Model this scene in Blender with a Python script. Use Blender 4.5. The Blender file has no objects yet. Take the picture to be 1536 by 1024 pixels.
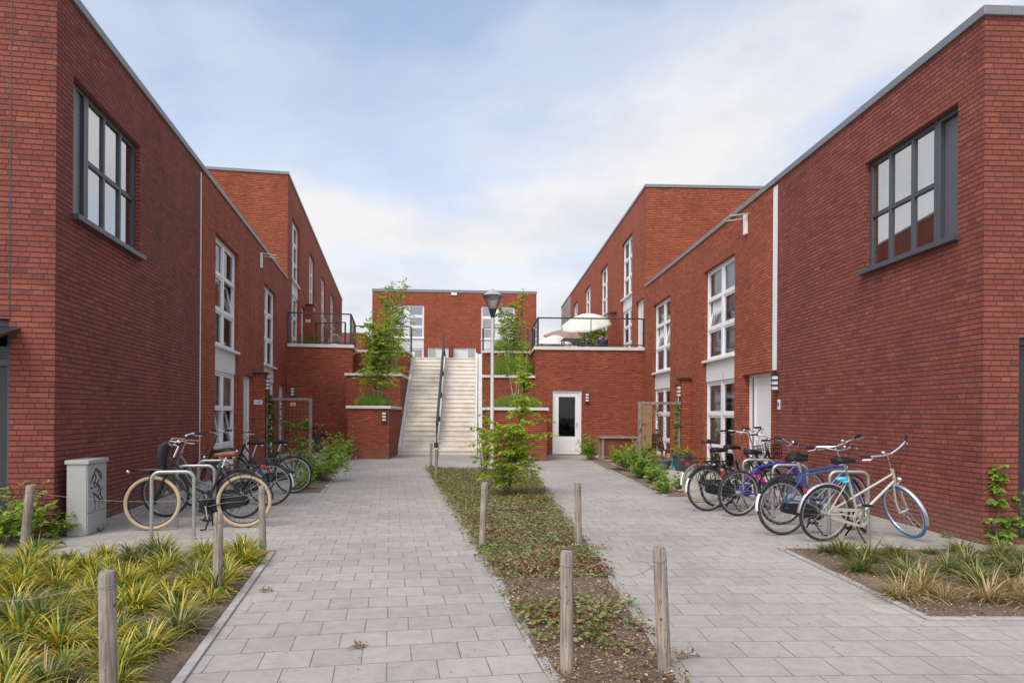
import bpy, math, random
from mathutils import Vector, Matrix, Quaternion
R = math.radians
rnd = random.Random(7)
scene = bpy.context.scene
COL = scene.collection

# ------------------------------------------------------------------ camera model
F = 1024.0; CX = 768.0; HY = 621.0; H = 1.5
ROLL = R(0.35)
def ray(px, py):
    u, v = px - CX, py - HY
    c, s = math.cos(ROLL), math.sin(ROLL)
    return Vector(((u*c + v*s)/F, 1.0, -(-u*s + v*c)/F))
def G(px, py, z=0.0):
    d = ray(px, py); t = (z - H)/d.z
    return (d.x*t, t)
def at(px, py, Y):
    d = ray(px, py)
    return Vector((d.x*Y, Y, H + d.z*Y))

class Frame:
    """a vertical plane frame: x along the wall, y into the building, z up"""
    def __init__(s, o, xaxis):
        s.o = Vector((o[0], o[1], 0)); s.x = Vector((xaxis[0], xaxis[1], 0)).normalized()
        s.y = Vector((-s.x.y, s.x.x, 0)); s.rz = math.atan2(s.x.y, s.x.x)
    def w(s, a, b, z=0): return s.o + s.x*a + s.y*b + Vector((0, 0, z))
    def l(s, X, Y):
        d = Vector((X, Y, 0)) - s.o
        return d.dot(s.x), d.dot(s.y)
    def hit(s, px, py, yoff=0.0):
        d = ray(px, py); n = s.y
        t = ((s.o + n*yoff - Vector((0, 0, H))).dot(n))/(Vector((d.x, d.y, 0)).dot(n))
        p = Vector((d.x*t, t, 0)) - s.o
        return p.dot(s.x), H + d.z*t
    def hitx(s, px, py, xoff=0.0):
        d = ray(px, py); n = s.x
        t = ((s.o + n*xoff).dot(n))/(Vector((d.x, d.y, 0)).dot(n))
        p = Vector((d.x*t, t, 0)) - s.o
        return p.dot(s.y), H + d.z*t
    def m(s, loc=(0,0,0)):
        return s.w(*loc)
PL = G(80.5, 806); dL = Vector((586-CX, F)).normalized()
PR = G(1473, 816); dR = Vector((731-CX, F)).normalized()
FL = Frame(PL, dL)
FR = Frame(PR, -dR)
FS = Frame((-4.14, 24.8), (1, 0.05))     # stairs: x across, y up the stairs
FC = Frame((-9.9, 48.2), (1, 0.06))      # building behind the deck

# ------------------------------------------------------------------ materials
def newmat(name):
    m = bpy.data.materials.new(name); m.use_nodes = True
    nt = m.node_tree; b = nt.nodes['Principled BSDF']
    return m, nt, b
def N(nt, t, **kw):
    n = nt.nodes.new(t)
    for k, v in kw.items():
        if k in n.inputs: n.inputs[k].default_value = v
        else: setattr(n, k, v)
    return n
def ramp(nt, stops, interp='LINEAR'):
    n = nt.nodes.new('ShaderNodeValToRGB'); cr = n.color_ramp; cr.interpolation = interp
    while len(cr.elements) < len(stops): cr.elements.new(0.5)
    for e, (p, c) in zip(cr.elements, stops):
        e.position = p; e.color = (c[0], c[1], c[2], 1)
    return n
def mixc(nt, a, b, fac, mode='MIX'):
    n = nt.nodes.new('ShaderNodeMix'); n.data_type = 'RGBA'; n.blend_type = mode
    for sock, v in ((0, fac), (6, a), (7, b)):
        if hasattr(v, 'is_linked') or hasattr(v, 'links'): nt.links.new(v, n.inputs[sock])
        elif isinstance(v, (tuple, list)): n.inputs[sock].default_value = (v[0], v[1], v[2], 1)
        else: n.inputs[sock].default_value = v
    return n.outputs[2]
def mth(nt, op, a, b=0.0):
    n = nt.nodes.new('ShaderNodeMath'); n.operation = op
    for i, v in enumerate((a, b)):
        if hasattr(v, 'links'): nt.links.new(v, n.inputs[i])
        else: n.inputs[i].default_value = v
    return n.outputs[0]
def bump(nt, b, h, strength=0.3, dist=0.01):
    n = nt.nodes.new('ShaderNodeBump'); n.inputs['Strength'].default_value = strength
    n.inputs['Distance'].default_value = dist
    nt.links.new(h, n.inputs['Height']); nt.links.new(n.outputs[0], b.inputs['Normal'])

def plain(name, c, rough=0.5, metal=0.0, var=0.12, scale=6.0, bmp=0.0, spec=0.5, coat=0.0):
    m, nt, b = newmat(name)
    tc = N(nt, 'ShaderNodeTexCoord')
    nz = N(nt, 'ShaderNodeTexNoise', Scale=scale, Detail=6.0, Roughness=0.6)
    nt.links.new(tc.outputs['Object'], nz.inputs['Vector'])
    r = ramp(nt, [(0.3, tuple(x*(1-var) for x in c)), (0.7, tuple(min(1, x*(1+var)) for x in c))])
    nt.links.new(nz.outputs['Fac'], r.inputs[0]); nt.links.new(r.outputs[0], b.inputs['Base Color'])
    b.inputs['Metallic'].default_value = metal
    b.inputs['Specular IOR Level'].default_value = spec
    b.inputs['Coat Weight'].default_value = coat
    rr = nt.nodes.new('ShaderNodeMapRange'); nt.links.new(nz.outputs['Fac'], rr.inputs[0])
    rr.inputs[3].default_value = max(0.02, rough-0.08); rr.inputs[4].default_value = min(1, rough+0.08)
    nt.links.new(rr.outputs[0], b.inputs['Roughness'])
    if bmp: bump(nt, b, nz.outputs['Fac'], bmp, 0.01)
    return m

def brick(name, c1, c2, cm, w=0.22, h=0.0637, mort=0.0055, stain=0.17, wash=None):
    m, nt, b = newmat(name)
    uv = N(nt, 'ShaderNodeUVMap'); sep = N(nt, 'ShaderNodeSeparateXYZ')
    nt.links.new(uv.outputs[0], sep.inputs[0])
    row = mth(nt, 'FLOOR', mth(nt, 'DIVIDE', sep.outputs[1], h))
    wn = N(nt, 'ShaderNodeTexWhiteNoise'); wn.noise_dimensions = '1D'
    nt.links.new(row, wn.inputs['W'])
    u = mth(nt, 'ADD', sep.outputs[0], mth(nt, 'MULTIPLY', wn.outputs['Value'], w))
    cb = N(nt, 'ShaderNodeCombineXYZ'); nt.links.new(u, cb.inputs[0]); nt.links.new(sep.outputs[1], cb.inputs[1])
    bt = N(nt, 'ShaderNodeTexBrick', Scale=1.0)
    bt.inputs['Brick Width'].default_value = w; bt.inputs['Row Height'].default_value = h
    bt.inputs['Mortar Size'].default_value = mort; bt.inputs['Mortar Smooth'].default_value = 0.25
    bt.offset = 0.0; bt.squash = 0.55; bt.squash_frequency = 3
    bt.inputs['Color1'].default_value = (0, 0, 0, 1); bt.inputs['Color2'].default_value = (1, 1, 1, 1)
    bt.inputs['Mortar'].default_value = (0.5, 0.5, 0.5, 1)
    nt.links.new(cb.outputs[0], bt.inputs['Vector'])
    # every brick draws its own firing colour: a few dark purple ones, a few pale orange ones
    mixv = lambda t: tuple(c2[i] + (c1[i]-c2[i])*t for i in range(3))
    rb = ramp(nt, [(0.0, (c2[0]*.78, c2[1]*.80, c2[2]*.92)), (0.07, mixv(.05)), (0.45, mixv(.45)), (0.86, mixv(.95)), (0.95, (c1[0]*1.04, c1[1]*1.07, c1[2]*1.05)), (1.0, (c1[0]*1.14, c1[1]*1.28, c1[2]*1.2))])
    nt.links.new(bt.outputs['Color'], rb.inputs[0])
    brk = mixc(nt, rb.outputs[0], (c2[0]*.55, c2[1]*.7, c2[2]*.8), bt.outputs['Fac'])
    # fine grain and large blotches of firing colour
    n1 = N(nt, 'ShaderNodeTexNoise', Scale=38.0, Detail=5.0); nt.links.new(uv.outputs[0], n1.inputs['Vector'])
    n2 = N(nt, 'ShaderNodeTexNoise', Scale=0.7, Detail=7.0, Roughness=0.65); nt.links.new(uv.outputs[0], n2.inputs['Vector'])
    r1 = ramp(nt, [(0.25, (0.74, 0.72, 0.72)), (0.75, (1.22, 1.2, 1.16))]); nt.links.new(n1.outputs['Fac'], r1.inputs[0])
    r2 = ramp(nt, [(0.3, (1-stain,)*3), (0.7, (1+stain*.6,)*3)]); nt.links.new(n2.outputs['Fac'], r2.inputs[0])
    fr_ = mth(nt, 'FRACT', mth(nt, 'DIVIDE', sep.outputs[1], h))
    wob = mth(nt, 'MULTIPLY', mth(nt, 'SUBTRACT', n1.outputs['Fac'], 0.5), 0.10)
    bj = nt.nodes.new('ShaderNodeMapRange'); nt.links.new(mth(nt, 'ADD', fr_, wob), bj.inputs[0])
    bj.inputs[1].default_value = 0.10; bj.inputs[2].default_value = 0.18; bj.inputs[3].default_value = 1.0; bj.inputs[4].default_value = 0.0
    c = mixc(nt, brk, r1.outputs[0], 0.9, 'MULTIPLY')
    c = mixc(nt, c, r2.outputs[0], 1.0, 'MULTIPLY')
    c = mixc(nt, c, cm, bj.outputs[0])  # bed joints: dark mortar with the shade of the recess painted in
    # pale lime bloom in scattered patches
    n3 = N(nt, 'ShaderNodeTexNoise', Scale=2.3, Detail=9.0, Roughness=0.75); nt.links.new(uv.outputs[0], n3.inputs['Vector'])
    r3 = ramp(nt, [(0.60, (0, 0, 0)), (0.80, (0.42, 0.42, 0.42))]); nt.links.new(n3.outputs['Fac'], r3.inputs[0])
    c = mixc(nt, c, (0.46, 0.36, 0.32), r3.outputs[0])
    # splashed, dusty courses just above the paving and faint streaks
    low = nt.nodes.new('ShaderNodeMapRange'); nt.links.new(sep.outputs[1], low.inputs[0]); low.inputs[1].default_value = 0.0; low.inputs[2].default_value = 0.55; low.inputs[3].default_value = 0.55; low.inputs[4].default_value = 0.0
    c = mixc(nt, c, (0.30, 0.20, 0.165), mth(nt, 'MULTIPLY', low.outputs[0], n3.outputs['Fac']))
    smp = N(nt, 'ShaderNodeMapping'); smp.inputs['Scale'].default_value = (2.6, 0.12, 1); nt.links.new(uv.outputs[0], smp.inputs[0])
    n5 = N(nt, 'ShaderNodeTexNoise', Scale=1.0, Detail=5.0); nt.links.new(smp.outputs[0], n5.inputs['Vector'])
    r5 = ramp(nt, [(0.35, (0.93, 0.93, 0.935)), (0.65, (1.04, 1.04, 1.03))]); nt.links.new(n5.outputs['Fac'], r5.inputs[0])
    c = mixc(nt, c, r5.outputs[0], 1.0, 'MULTIPLY')
    nt.links.new(c, b.inputs['Base Color'])
    b.inputs['Roughness'].default_value = 0.86; b.inputs['Specular IOR Level'].default_value = 0.3
    hgt = mth(nt, 'ADD', mth(nt, 'MULTIPLY', mth(nt, 'MAXIMUM', mth(nt, 'MULTIPLY', bt.outputs['Fac'], 0.6), bj.outputs[0]), -1.0), mth(nt, 'MULTIPLY', n1.outputs['Fac'], 0.4))
    bump(nt, b, hgt, 1.0, 0.010)
    return m

def paving(name, c1, c2, cm, rot, w=0.3, h=0.3, mort=0.004):
    m, nt, b = newmat(name)
    tc = N(nt, 'ShaderNodeTexCoord'); mp = N(nt, 'ShaderNodeMapping')
    mp.inputs['Rotation'].default_value = (0, 0, -rot)
    nt.links.new(tc.outputs['Object'], mp.inputs[0])
    # slight waviness so that the rows are not ruler straight
    nw = N(nt, 'ShaderNodeTexNoise', Scale=0.8, Detail=2.0); nt.links.new(mp.outputs[0], nw.inputs['Vector'])
    off = nt.nodes.new('ShaderNodeVectorMath'); off.operation = 'MULTIPLY_ADD'
    nt.links.new(nw.outputs['Color'], off.inputs[0]); off.inputs[1].default_value = (0.03, 0.03, 0)
    nt.links.new(mp.outputs[0], off.inputs[2])
    bt = N(nt, 'ShaderNodeTexBrick', Scale=1.0)
    bt.inputs['Brick Width'].default_value = w; bt.inputs['Row Height'].default_value = h
    bt.inputs['Mortar Size'].default_value = mort; bt.inputs['Mortar Smooth'].default_value = 0.4
    bt.offset = 0.5; bt.inputs['Bias'].default_value = -0.1
    bt.inputs['Color1'].default_value = (*c1, 1); bt.inputs['Color2'].default_value = (*c2, 1)
    bt.inputs['Mortar'].default_value = (*cm, 1)
    nt.links.new(off.outputs[0], bt.inputs['Vector'])
    n1 = N(nt, 'ShaderNodeTexNoise', Scale=9.0, Detail=8.0, Roughness=0.7); nt.links.new(tc.outputs['Object'], n1.inputs['Vector'])
    n2 = N(nt, 'ShaderNodeTexNoise', Scale=0.45, Detail=6.0, Roughness=0.6); nt.links.new(tc.outputs['Object'], n2.inputs['Vector'])
    n4 = N(nt, 'ShaderNodeTexNoise', Scale=160.0, Detail=3.0); nt.links.new(tc.outputs['Object'], n4.inputs['Vector'])
    r1 = ramp(nt, [(0.3, (0.84, 0.83, 0.82)), (0.7, (1.1, 1.1, 1.1))]); nt.links.new(n1.outputs['Fac'], r1.inputs[0])
    r2 = ramp(nt, [(0.3, (0.82, 0.81, 0.79)), (0.7, (1.12, 1.11, 1.1))]); nt.links.new(n2.outputs['Fac'], r2.inputs[0])
    r4 = ramp(nt, [(0.3, (0.88,)*3), (0.7, (1.08,)*3)]); nt.links.new(n4.outputs['Fac'], r4.inputs[0])
    c = mixc(nt, bt.outputs['Color'], r1.outputs[0], 1.0, 'MULTIPLY')
    c = mixc(nt, c, r2.outputs[0], 1.0, 'MULTIPLY'); c = mixc(nt, c, r4.outputs[0], 1.0, 'MULTIPLY')
    # sandy patches washed into the joints
    n3 = N(nt, 'ShaderNodeTexNoise', Scale=1.6, Detail=8.0, Roughness=0.75); nt.links.new(tc.outputs['Object'], n3.inputs['Vector'])
    r3 = ramp(nt, [(0.54, (0, 0, 0)), (0.76, (0.5, 0.5, 0.5))]); nt.links.new(n3.outputs['Fac'], r3.inputs[0])
    c = mixc(nt, c, (0.36, 0.31, 0.25), r3.outputs[0])
    # scattered dark spots of old gum and damp patches
    vo = N(nt, 'ShaderNodeTexVoronoi', Scale=1.9); nt.links.new(tc.outputs['Object'], vo.inputs['Vector'])
    r6 = ramp(nt, [(0.018, (0.45,)*3), (0.034, (0,)*3)]); nt.links.new(vo.outputs['Distance'], r6.inputs[0])
    c = mixc(nt, c, (0.16, 0.15, 0.14), r6.outputs[0])
    # moss and dirt gathered in some of the joints
    r7 = ramp(nt, [(0.48, (0,)*3), (0.62, (0.75,)*3)]); nt.links.new(n3.outputs['Fac'], r7.inputs[0])
    c = mixc(nt, c, (0.10, 0.095, 0.05), mth(nt, 'MULTIPLY', r7.outputs[0], bt.outputs['Fac']))
    nt.links.new(c, b.inputs['Base Color'])
    b.inputs['Roughness'].default_value = 0.85; b.inputs['Specular IOR Level'].default_value = 0.25
    hgt = mth(nt, 'ADD', mth(nt, 'MULTIPLY', bt.outputs['Fac'], -1.0), mth(nt, 'MULTIPLY', n4.outputs['Fac'], 0.25))
    bump(nt, b, hgt, 0.6, 0.006)
    return m

def leafmat(name, stops, trans=0.35, rough=0.5):
    m, nt, b = newmat(name)
    g = N(nt, 'ShaderNodeNewGeometry')
    r = ramp(nt, stops); nt.links.new(g.outputs['Random Per Island'], r.inputs[0])
    nt.links.new(r.outputs[0], b.inputs['Base Color'])
    b.inputs['Roughness'].default_value = rough; b.inputs['Specular IOR Level'].default_value = 0.35
    t = N(nt, 'ShaderNodeBsdfTranslucent'); mx = N(nt, 'ShaderNodeMixShader'); mx.inputs[0].default_value = trans
    br = mixc(nt, r.outputs[0], (1.5, 1.6, 0.7), 1.0, 'MULTIPLY')
    nt.links.new(br, t.inputs['Color'])
    nt.links.new(b.outputs[0], mx.inputs[1]); nt.links.new(t.outputs[0], mx.inputs[2])
    nt.links.new(mx.outputs[0], nt.nodes['Material Output'].inputs[0])
    return m

def glassmat(name, tint=(0.9, 0.93, 0.93), ior=1.7, floor=0.0):
    m, nt, b = newmat(name)
    nt.nodes.remove(b)
    fr = N(nt, 'ShaderNodeFresnel'); fr.inputs['IOR'].default_value = ior
    tr = N(nt, 'ShaderNodeBsdfTransparent'); tr.inputs[0].default_value = (*tint, 1)
    gl = N(nt, 'ShaderNodeBsdfGlossy'); gl.inputs['Roughness'].default_value = 0.02
    mx = N(nt, 'ShaderNodeMixShader')
    nt.links.new(mth(nt, 'MAXIMUM', fr.outputs[0], floor), mx.inputs[0]); nt.links.new(tr.outputs[0], mx.inputs[1]); nt.links.new(gl.outputs[0], mx.inputs[2])
    nt.links.new(mx.outputs[0], nt.nodes['Material Output'].inputs[0])
    return m

def soilmat(name, c1, c2, c3):
    m, nt, b = newmat(name)
    tc = N(nt, 'ShaderNodeTexCoord')
    n1 = N(nt, 'ShaderNodeTexNoise', Scale=55.0, Detail=8.0, Roughness=0.75); nt.links.new(tc.outputs['Object'], n1.inputs['Vector'])
    n2 = N(nt, 'ShaderNodeTexNoise', Scale=2.0, Detail=6.0, Roughness=0.6); nt.links.new(tc.outputs['Object'], n2.inputs['Vector'])
    r1 = ramp(nt, [(0.3, c1), (0.55, c2), (0.75, c3)]); nt.links.new(n1.outputs['Fac'], r1.inputs[0])
    r2 = ramp(nt, [(0.3, (0.75,)*3), (0.7, (1.2, 1.17, 1.12))]); nt.links.new(n2.outputs['Fac'], r2.inputs[0])
    nt.links.new(mixc(nt, r1.outputs[0], r2.outputs[0], 1.0, 'MULTIPLY'), b.inputs['Base Color'])
    b.inputs['Roughness'].default_value = 0.95; b.inputs['Specular IOR Level'].default_value = 0.15
    bump(nt, b, n1.outputs['Fac'], 1.0, 0.02)
    return m

def woodmat(name, c1, c2, c3):
    m, nt, b = newmat(name)
    tc = N(nt, 'ShaderNodeTexCoord'); mp = N(nt, 'ShaderNodeMapping'); mp.inputs['Scale'].default_value = (1, 1, 0.045)
    oi = N(nt, 'ShaderNodeObjectInfo')
    add = nt.nodes.new('ShaderNodeVectorMath'); add.operation = 'ADD'
    sc = mth(nt, 'MULTIPLY', oi.outputs['Random'], 37.0)
    nt.links.new(tc.outputs['Object'], add.inputs[0]); nt.links.new(sc, add.inputs[1])
    nt.links.new(add.outputs[0], mp.inputs[0])
    n1 = N(nt, 'ShaderNodeTexNoise', Scale=85.0, Detail=8.0, Roughness=0.65); nt.links.new(mp.outputs[0], n1.inputs['Vector'])
    n2 = N(nt, 'ShaderNodeTexNoise', Scale=5.0, Detail=5.0); nt.links.new(add.outputs[0], n2.inputs['Vector'])
    r1 = ramp(nt, [(0.33, c1), (0.5, c2), (0.68, c3)]); nt.links.new(n1.outputs['Fac'], r1.inputs[0])
    r2 = ramp(nt, [(0.3, (0.75, 0.72, 0.7)), (0.7, (1.2, 1.15, 1.1))]); nt.links.new(n2.outputs['Fac'], r2.inputs[0])
    c = mixc(nt, r1.outputs[0], r2.outputs[0], 1.0, 'MULTIPLY')
    # long drying cracks and knots
    mp2 = N(nt, 'ShaderNodeMapping'); mp2.inputs['Scale'].default_value = (1, 1, 0.06); nt.links.new(add.outputs[0], mp2.inputs[0])
    n3 = N(nt, 'ShaderNodeTexNoise', Scale=22.0, Detail=3.0); nt.links.new(mp2.outputs[0], n3.inputs['Vector'])
    r3 = ramp(nt, [(0.495, (0, 0, 0)), (0.50, (1, 1, 1)), (0.505, (0, 0, 0))]); nt.links.new(n3.outputs['Fac'], r3.inputs[0])
    vo = N(nt, 'ShaderNodeTexVoronoi', Scale=9.0); nt.links.new(add.outputs[0], vo.inputs['Vector'])
    r4 = ramp(nt, [(0.06, (1, 1, 1)), (0.12, (0, 0, 0))]); nt.links.new(vo.outputs['Distance'], r4.inputs[0])
    mk = mth(nt, 'MAXIMUM', r3.outputs[0], r4.outputs[0])
    c = mixc(nt, c, (0.07, 0.045, 0.03), mth(nt, 'MULTIPLY', mk, 0.75))
    nt.links.new(c, b.inputs['Base Color'])
    b.inputs['Roughness'].default_value = 0.85; b.inputs['Specular IOR Level'].default_value = 0.2
    bump(nt, b, mth(nt, 'SUBTRACT', n1.outputs['Fac'], mk), 0.6, 0.006)
    return m

M = {}
M['brick_near'] = brick('brick_near', (0.292, 0.078, 0.053), (0.230, 0.060, 0.043), (0.066, 0.048, 0.040))
M['brick_far'] = brick('brick_far', (0.425, 0.110, 0.052), (0.330, 0.080, 0.039), (0.098, 0.055, 0.040))
M['brick_deck'] = brick('brick_deck', (0.390, 0.096, 0.050), (0.290, 0.069, 0.038), (0.092, 0.052, 0.039))
M['brick_beige'] = brick('brick_beige', (0.5, 0.41, 0.33), (0.42, 0.34, 0.27), (0.3, 0.27, 0.23))
M['pav_left'] = paving('pav_left', (0.400, 0.371, 0.338), (0.345, 0.320, 0.292), (0.22, 0.193, 0.160), FL.rz - math.pi/2)
M['pav_right'] = paving('pav_right', (0.400, 0.371, 0.338), (0.350, 0.325, 0.297), (0.23, 0.203, 0.170), FR.rz + math.pi/2)
M['pav_terrace'] = paving('pav_terrace', (0.46, 0.43, 0.39), (0.40, 0.37, 0.34), (0.2, 0.18, 0.15), FL.rz, 0.6, 0.4)
M['kerb'] = plain('kerb', (0.36, 0.335, 0.31), 0.9, var=0.2, scale=14, bmp=0.3)
M['concrete'] = plain('concrete_pale', (0.66, 0.63, 0.59), 0.8, var=0.1, scale=5, bmp=0.12)
def stepmat():
    m, nt, b = newmat('stair_concrete')
    tc = N(nt, 'ShaderNodeTexCoord')
    n1 = N(nt, 'ShaderNodeTexNoise', Scale=1.8, Detail=8.0, Roughness=0.7); nt.links.new(tc.outputs['Object'], n1.inputs['Vector'])
    n2 = N(nt, 'ShaderNodeTexNoise', Scale=40.0, Detail=4.0); nt.links.new(tc.outputs['Object'], n2.inputs['Vector'])
    r = ramp(nt, [(0.3, (0.58, 0.515, 0.43)), (0.52, (0.77, 0.71, 0.62)), (0.75, (0.83, 0.785, 0.71))]); nt.links.new(n1.outputs['Fac'], r.inputs[0])
    nt.links.new(r.outputs[0], b.inputs['Base Color']); b.inputs['Roughness'].default_value = 0.9
    bump(nt, b, n2.outputs['Fac'], 0.2, 0.004)
    return m
M['steps'] = stepmat()
M['white'] = plain('white_paint', (0.80, 0.79, 0.78), 0.45, var=0.03, scale=3)
M['panel'] = plain('spandrel_white', (0.74, 0.72, 0.71), 0.55, var=0.03, scale=2)
M['anthracite'] = plain('anthracite_paint', (0.070, 0.072, 0.082), 0.4, var=0.08)
M['anth_panel'] = plain('anthracite_panel', (0.105, 0.100, 0.115), 0.45, var=0.08)
M['dark'] = plain('dark_metal', (0.028, 0.030, 0.034), 0.42, var=0.15)
M['rail'] = plain('railing_steel', (0.045, 0.052, 0.062), 0.4, metal=0.3, var=0.12)
M['coping'] = plain('aluminium_coping', (0.22, 0.222, 0.232), 0.5, metal=0.3, var=0.06)
M['zinc'] = plain('zinc', (0.55, 0.55, 0.57), 0.4, metal=0.7, var=0.1)
M['steel'] = plain('stainless_steel', (0.42, 0.41, 0.39), 0.40, metal=0.75, var=0.1, scale=20)
M['chrome'] = plain('chrome', (0.75, 0.74, 0.72), 0.16, metal=1.0, var=0.05)
M['alu_rim'] = plain('rim_aluminium', (0.6, 0.6, 0.6), 0.3, metal=0.8, var=0.06)
M['black_paint'] = plain('black_enamel', (0.010, 0.010, 0.011), 0.32, var=0.2, coat=0.12, spec=.4)
M['black_plastic'] = plain('black_plastic', (0.014, 0.014, 0.015), 0.55, var=0.15, spec=.35)
M['rubber'] = plain('rubber', (0.030, 0.029, 0.028), 0.8, var=0.2, scale=30)
M['cream_tyre'] = plain('cream_rubber', (0.46, 0.345, 0.215), 0.75, var=0.1, scale=20)
M['blue_tyre'] = plain('blue_rubber', (0.055, 0.17, 0.34), 0.7, var=0.12)
M['brown_leather'] = plain('brown_leather', (0.17, 0.062, 0.026), 0.45, var=0.2, scale=15)
M['dark_leather'] = plain('dark_leather', (0.06, 0.035, 0.028), 0.45, var=0.2, scale=15)
M['beige_paint'] = plain('beige_enamel', (0.46, 0.43, 0.35), 0.3, var=0.05, coat=0.4)
M['blue_paint'] = plain('blue_enamel', (0.018, 0.080, 0.235), 0.28, var=0.06, coat=0.4)
M['violet_paint'] = plain('violet_enamel', (0.045, 0.03, 0.36), 0.28, var=0.06, coat=0.4)
M['grey_paint'] = plain('grey_enamel', (0.10, 0.105, 0.11), 0.35, var=0.06, coat=0.3)
M['red_lens'] = plain('red_reflector', (0.55, 0.015, 0.02), 0.2, var=0.1)
M['white_plastic'] = plain('white_plastic', (0.75, 0.75, 0.75), 0.4, var=0.05)
M['turquoise'] = plain('turquoise_plastic', (0.08, 0.5, 0.62), 0.5, var=0.1)
M['cabinet'] = plain('cabinet_grey', (0.385, 0.37, 0.35), 0.6, var=0.05, scale=4)
M['ink'] = plain('black_marker', (0.015, 0.015, 0.017), 0.5, var=0.1)
M['lamp_white'] = plain('opal_plastic', (0.82, 0.82, 0.82), 0.35, var=0.03)
M['pole'] = plain('galvanised_pole', (0.60, 0.59, 0.575), 0.5, metal=0.2, var=0.1, scale=12)
M['lamp_cap'] = plain('lamp_cap', (0.42, 0.40, 0.39), 0.45, metal=0.1, var=0.08)
M['wood'] = woodmat('weathered_wood', (0.165, 0.135, 0.112), (0.30, 0.255, 0.215), (0.42, 0.37, 0.32))
M['wood_grey'] = woodmat('grey_wood', (0.16, 0.135, 0.115), (0.27, 0.24, 0.21), (0.36, 0.325, 0.29))
M['wood_red'] = woodmat('red_brown_wood', (0.12, 0.035, 0.02), (0.2, 0.06, 0.035), (0.28, 0.1, 0.06))
M['bark'] = plain('bark', (0.15, 0.12, 0.09), 0.9, var=0.4, scale=30, bmp=0.4)
M['birch_bark'] = plain('birch_bark', (0.38, 0.34, 0.29), 0.8, var=0.5, scale=14, bmp=0.2)
M['soil'] = soilmat('soil', (0.12, 0.083, 0.060), (0.23, 0.168, 0.125), (0.35, 0.275, 0.215))
M['glass'] = glassmat('window_glass', (0.93, 0.95, 0.95), 1.8, 0.20)
M['glass_coated'] = glassmat('coated_glass', (0.92, 0.94, 0.94), 2.6, 0.68)
M['glass_door'] = glassmat('door_glass', (0.6, 0.62, 0.62), 1.45)
M['rail_glass'] = glassmat('clear_glass', (0.93, 0.93, 0.93), 1.3)
M['lamp_glass'] = glassmat('lamp_glass', (0.95, 0.96, 0.96), 1.3, 0.10)
M['curtain'] = plain('curtain_cloth', (0.86, 0.85, 0.84), 0.9, var=0.06, scale=4)
M['room'] = plain('room_wall', (0.62, 0.61, 0.59), 0.9, var=0.15, scale=1.0)
M['roofing'] = plain('roofing_felt', (0.06, 0.06, 0.062), 0.9, var=0.2)
M['deck_tile'] = plain('deck_tile', (0.36, 0.34, 0.32), 0.85, var=0.15)
M['parasol'] = plain('parasol_cloth', (0.70, 0.65, 0.56), 0.85, var=0.04, scale=3)
M['parasol_brown'] = plain('parasol_brown', (0.30, 0.21, 0.165), 0.85, var=0.08, scale=3)
M['skin'] = plain('skin', (0.42, 0.24, 0.17), 0.55, var=0.06)
M['hair'] = plain('hair', (0.022, 0.016, 0.013), 0.6, var=0.3, scale=60)
M['shirt'] = plain('navy_shirt', (0.055, 0.068, 0.125), 0.9, var=0.12, scale=12)
M['trousers'] = plain('dark_trousers', (0.03, 0.032, 0.04), 0.9, var=0.1)
M['pot'] = plain('blue_glaze', (0.045, 0.06, 0.078), 0.35, var=0.3, scale=10, bmp=0.1)
M['pot_grey'] = plain('grey_pot', (0.10, 0.105, 0.11), 0.5, var=0.2, scale=10)
M['lattice'] = plain('lattice_wire', (0.28, 0.17, 0.12), 0.6, var=0.2)
M['rug'] = plain('reed_mat', (0.30, 0.17, 0.09), 0.95, var=0.45, scale=40, bmp=0.3)
M['wire'] = plain('galvanised_wire', (0.28, 0.27, 0.26), 0.55, metal=0.3, var=0.1)
M['sedge'] = leafmat('sedge_yellow', [(0.0, (0.045, 0.095, 0.014)), (0.36, (0.13, 0.19, 0.020)), (0.52, (0.36, 0.32, 0.030)), (0.8, (0.58, 0.43, 0.050)), (0.93, (0.64, 0.50, 0.14)), (1.0, (0.60, 0.50, 0.33))], 0.22)
M['sedge_dark'] = leafmat('sedge_green', [(0.0, (0.050, 0.085, 0.020)), (0.4, (0.11, 0.15, 0.035)), (0.7, (0.20, 0.21, 0.060)), (0.88, (0.38, 0.30, 0.14)), (1.0, (0.50, 0.38, 0.20))], 0.25)
M['sedge_straw'] = leafmat('sedge_straw', [(0.0, (0.14, 0.13, 0.04)), (0.35, (0.34, 0.25, 0.11)), (0.7, (0.48, 0.35, 0.18)), (1.0, (0.56, 0.43, 0.26))], 0.2)
M['grass'] = leafmat('lush_grass', [(0.0, (0.13, 0.21, 0.04)), (0.5, (0.23, 0.33, 0.075)), (1.0, (0.38, 0.45, 0.15))], 0.42)
M['leaf_shrub'] = leafmat('leaf_shrub', [(0.0, (0.13, 0.23, 0.022)), (0.35, (0.25, 0.37, 0.03)), (0.75, (0.40, 0.47, 0.045)), (0.94, (0.52, 0.48, 0.06)), (1.0, (0.46, 0.24, 0.07))], 0.5)
M['leaf_bush'] = leafmat('leaf_bush', [(0.0, (0.12, 0.21, 0.032)), (0.5, (0.25, 0.36, 0.06)), (0.85, (0.37, 0.47, 0.10)), (1.0, (0.46, 0.50, 0.16))], 0.46)
M['leaf_dark'] = leafmat('leaf_dark', [(0.0, (0.065, 0.125, 0.022)), (0.6, (0.13, 0.21, 0.035)), (1.0, (0.23, 0.30, 0.055))], 0.35)
M['leaf_birch'] = leafmat('leaf_birch', [(0.0, (0.14, 0.23, 0.026)), (0.5, (0.28, 0.38, 0.045)), (0.85, (0.42, 0.47, 0.08)), (1.0, (0.54, 0.50, 0.10))], 0.5)
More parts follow.
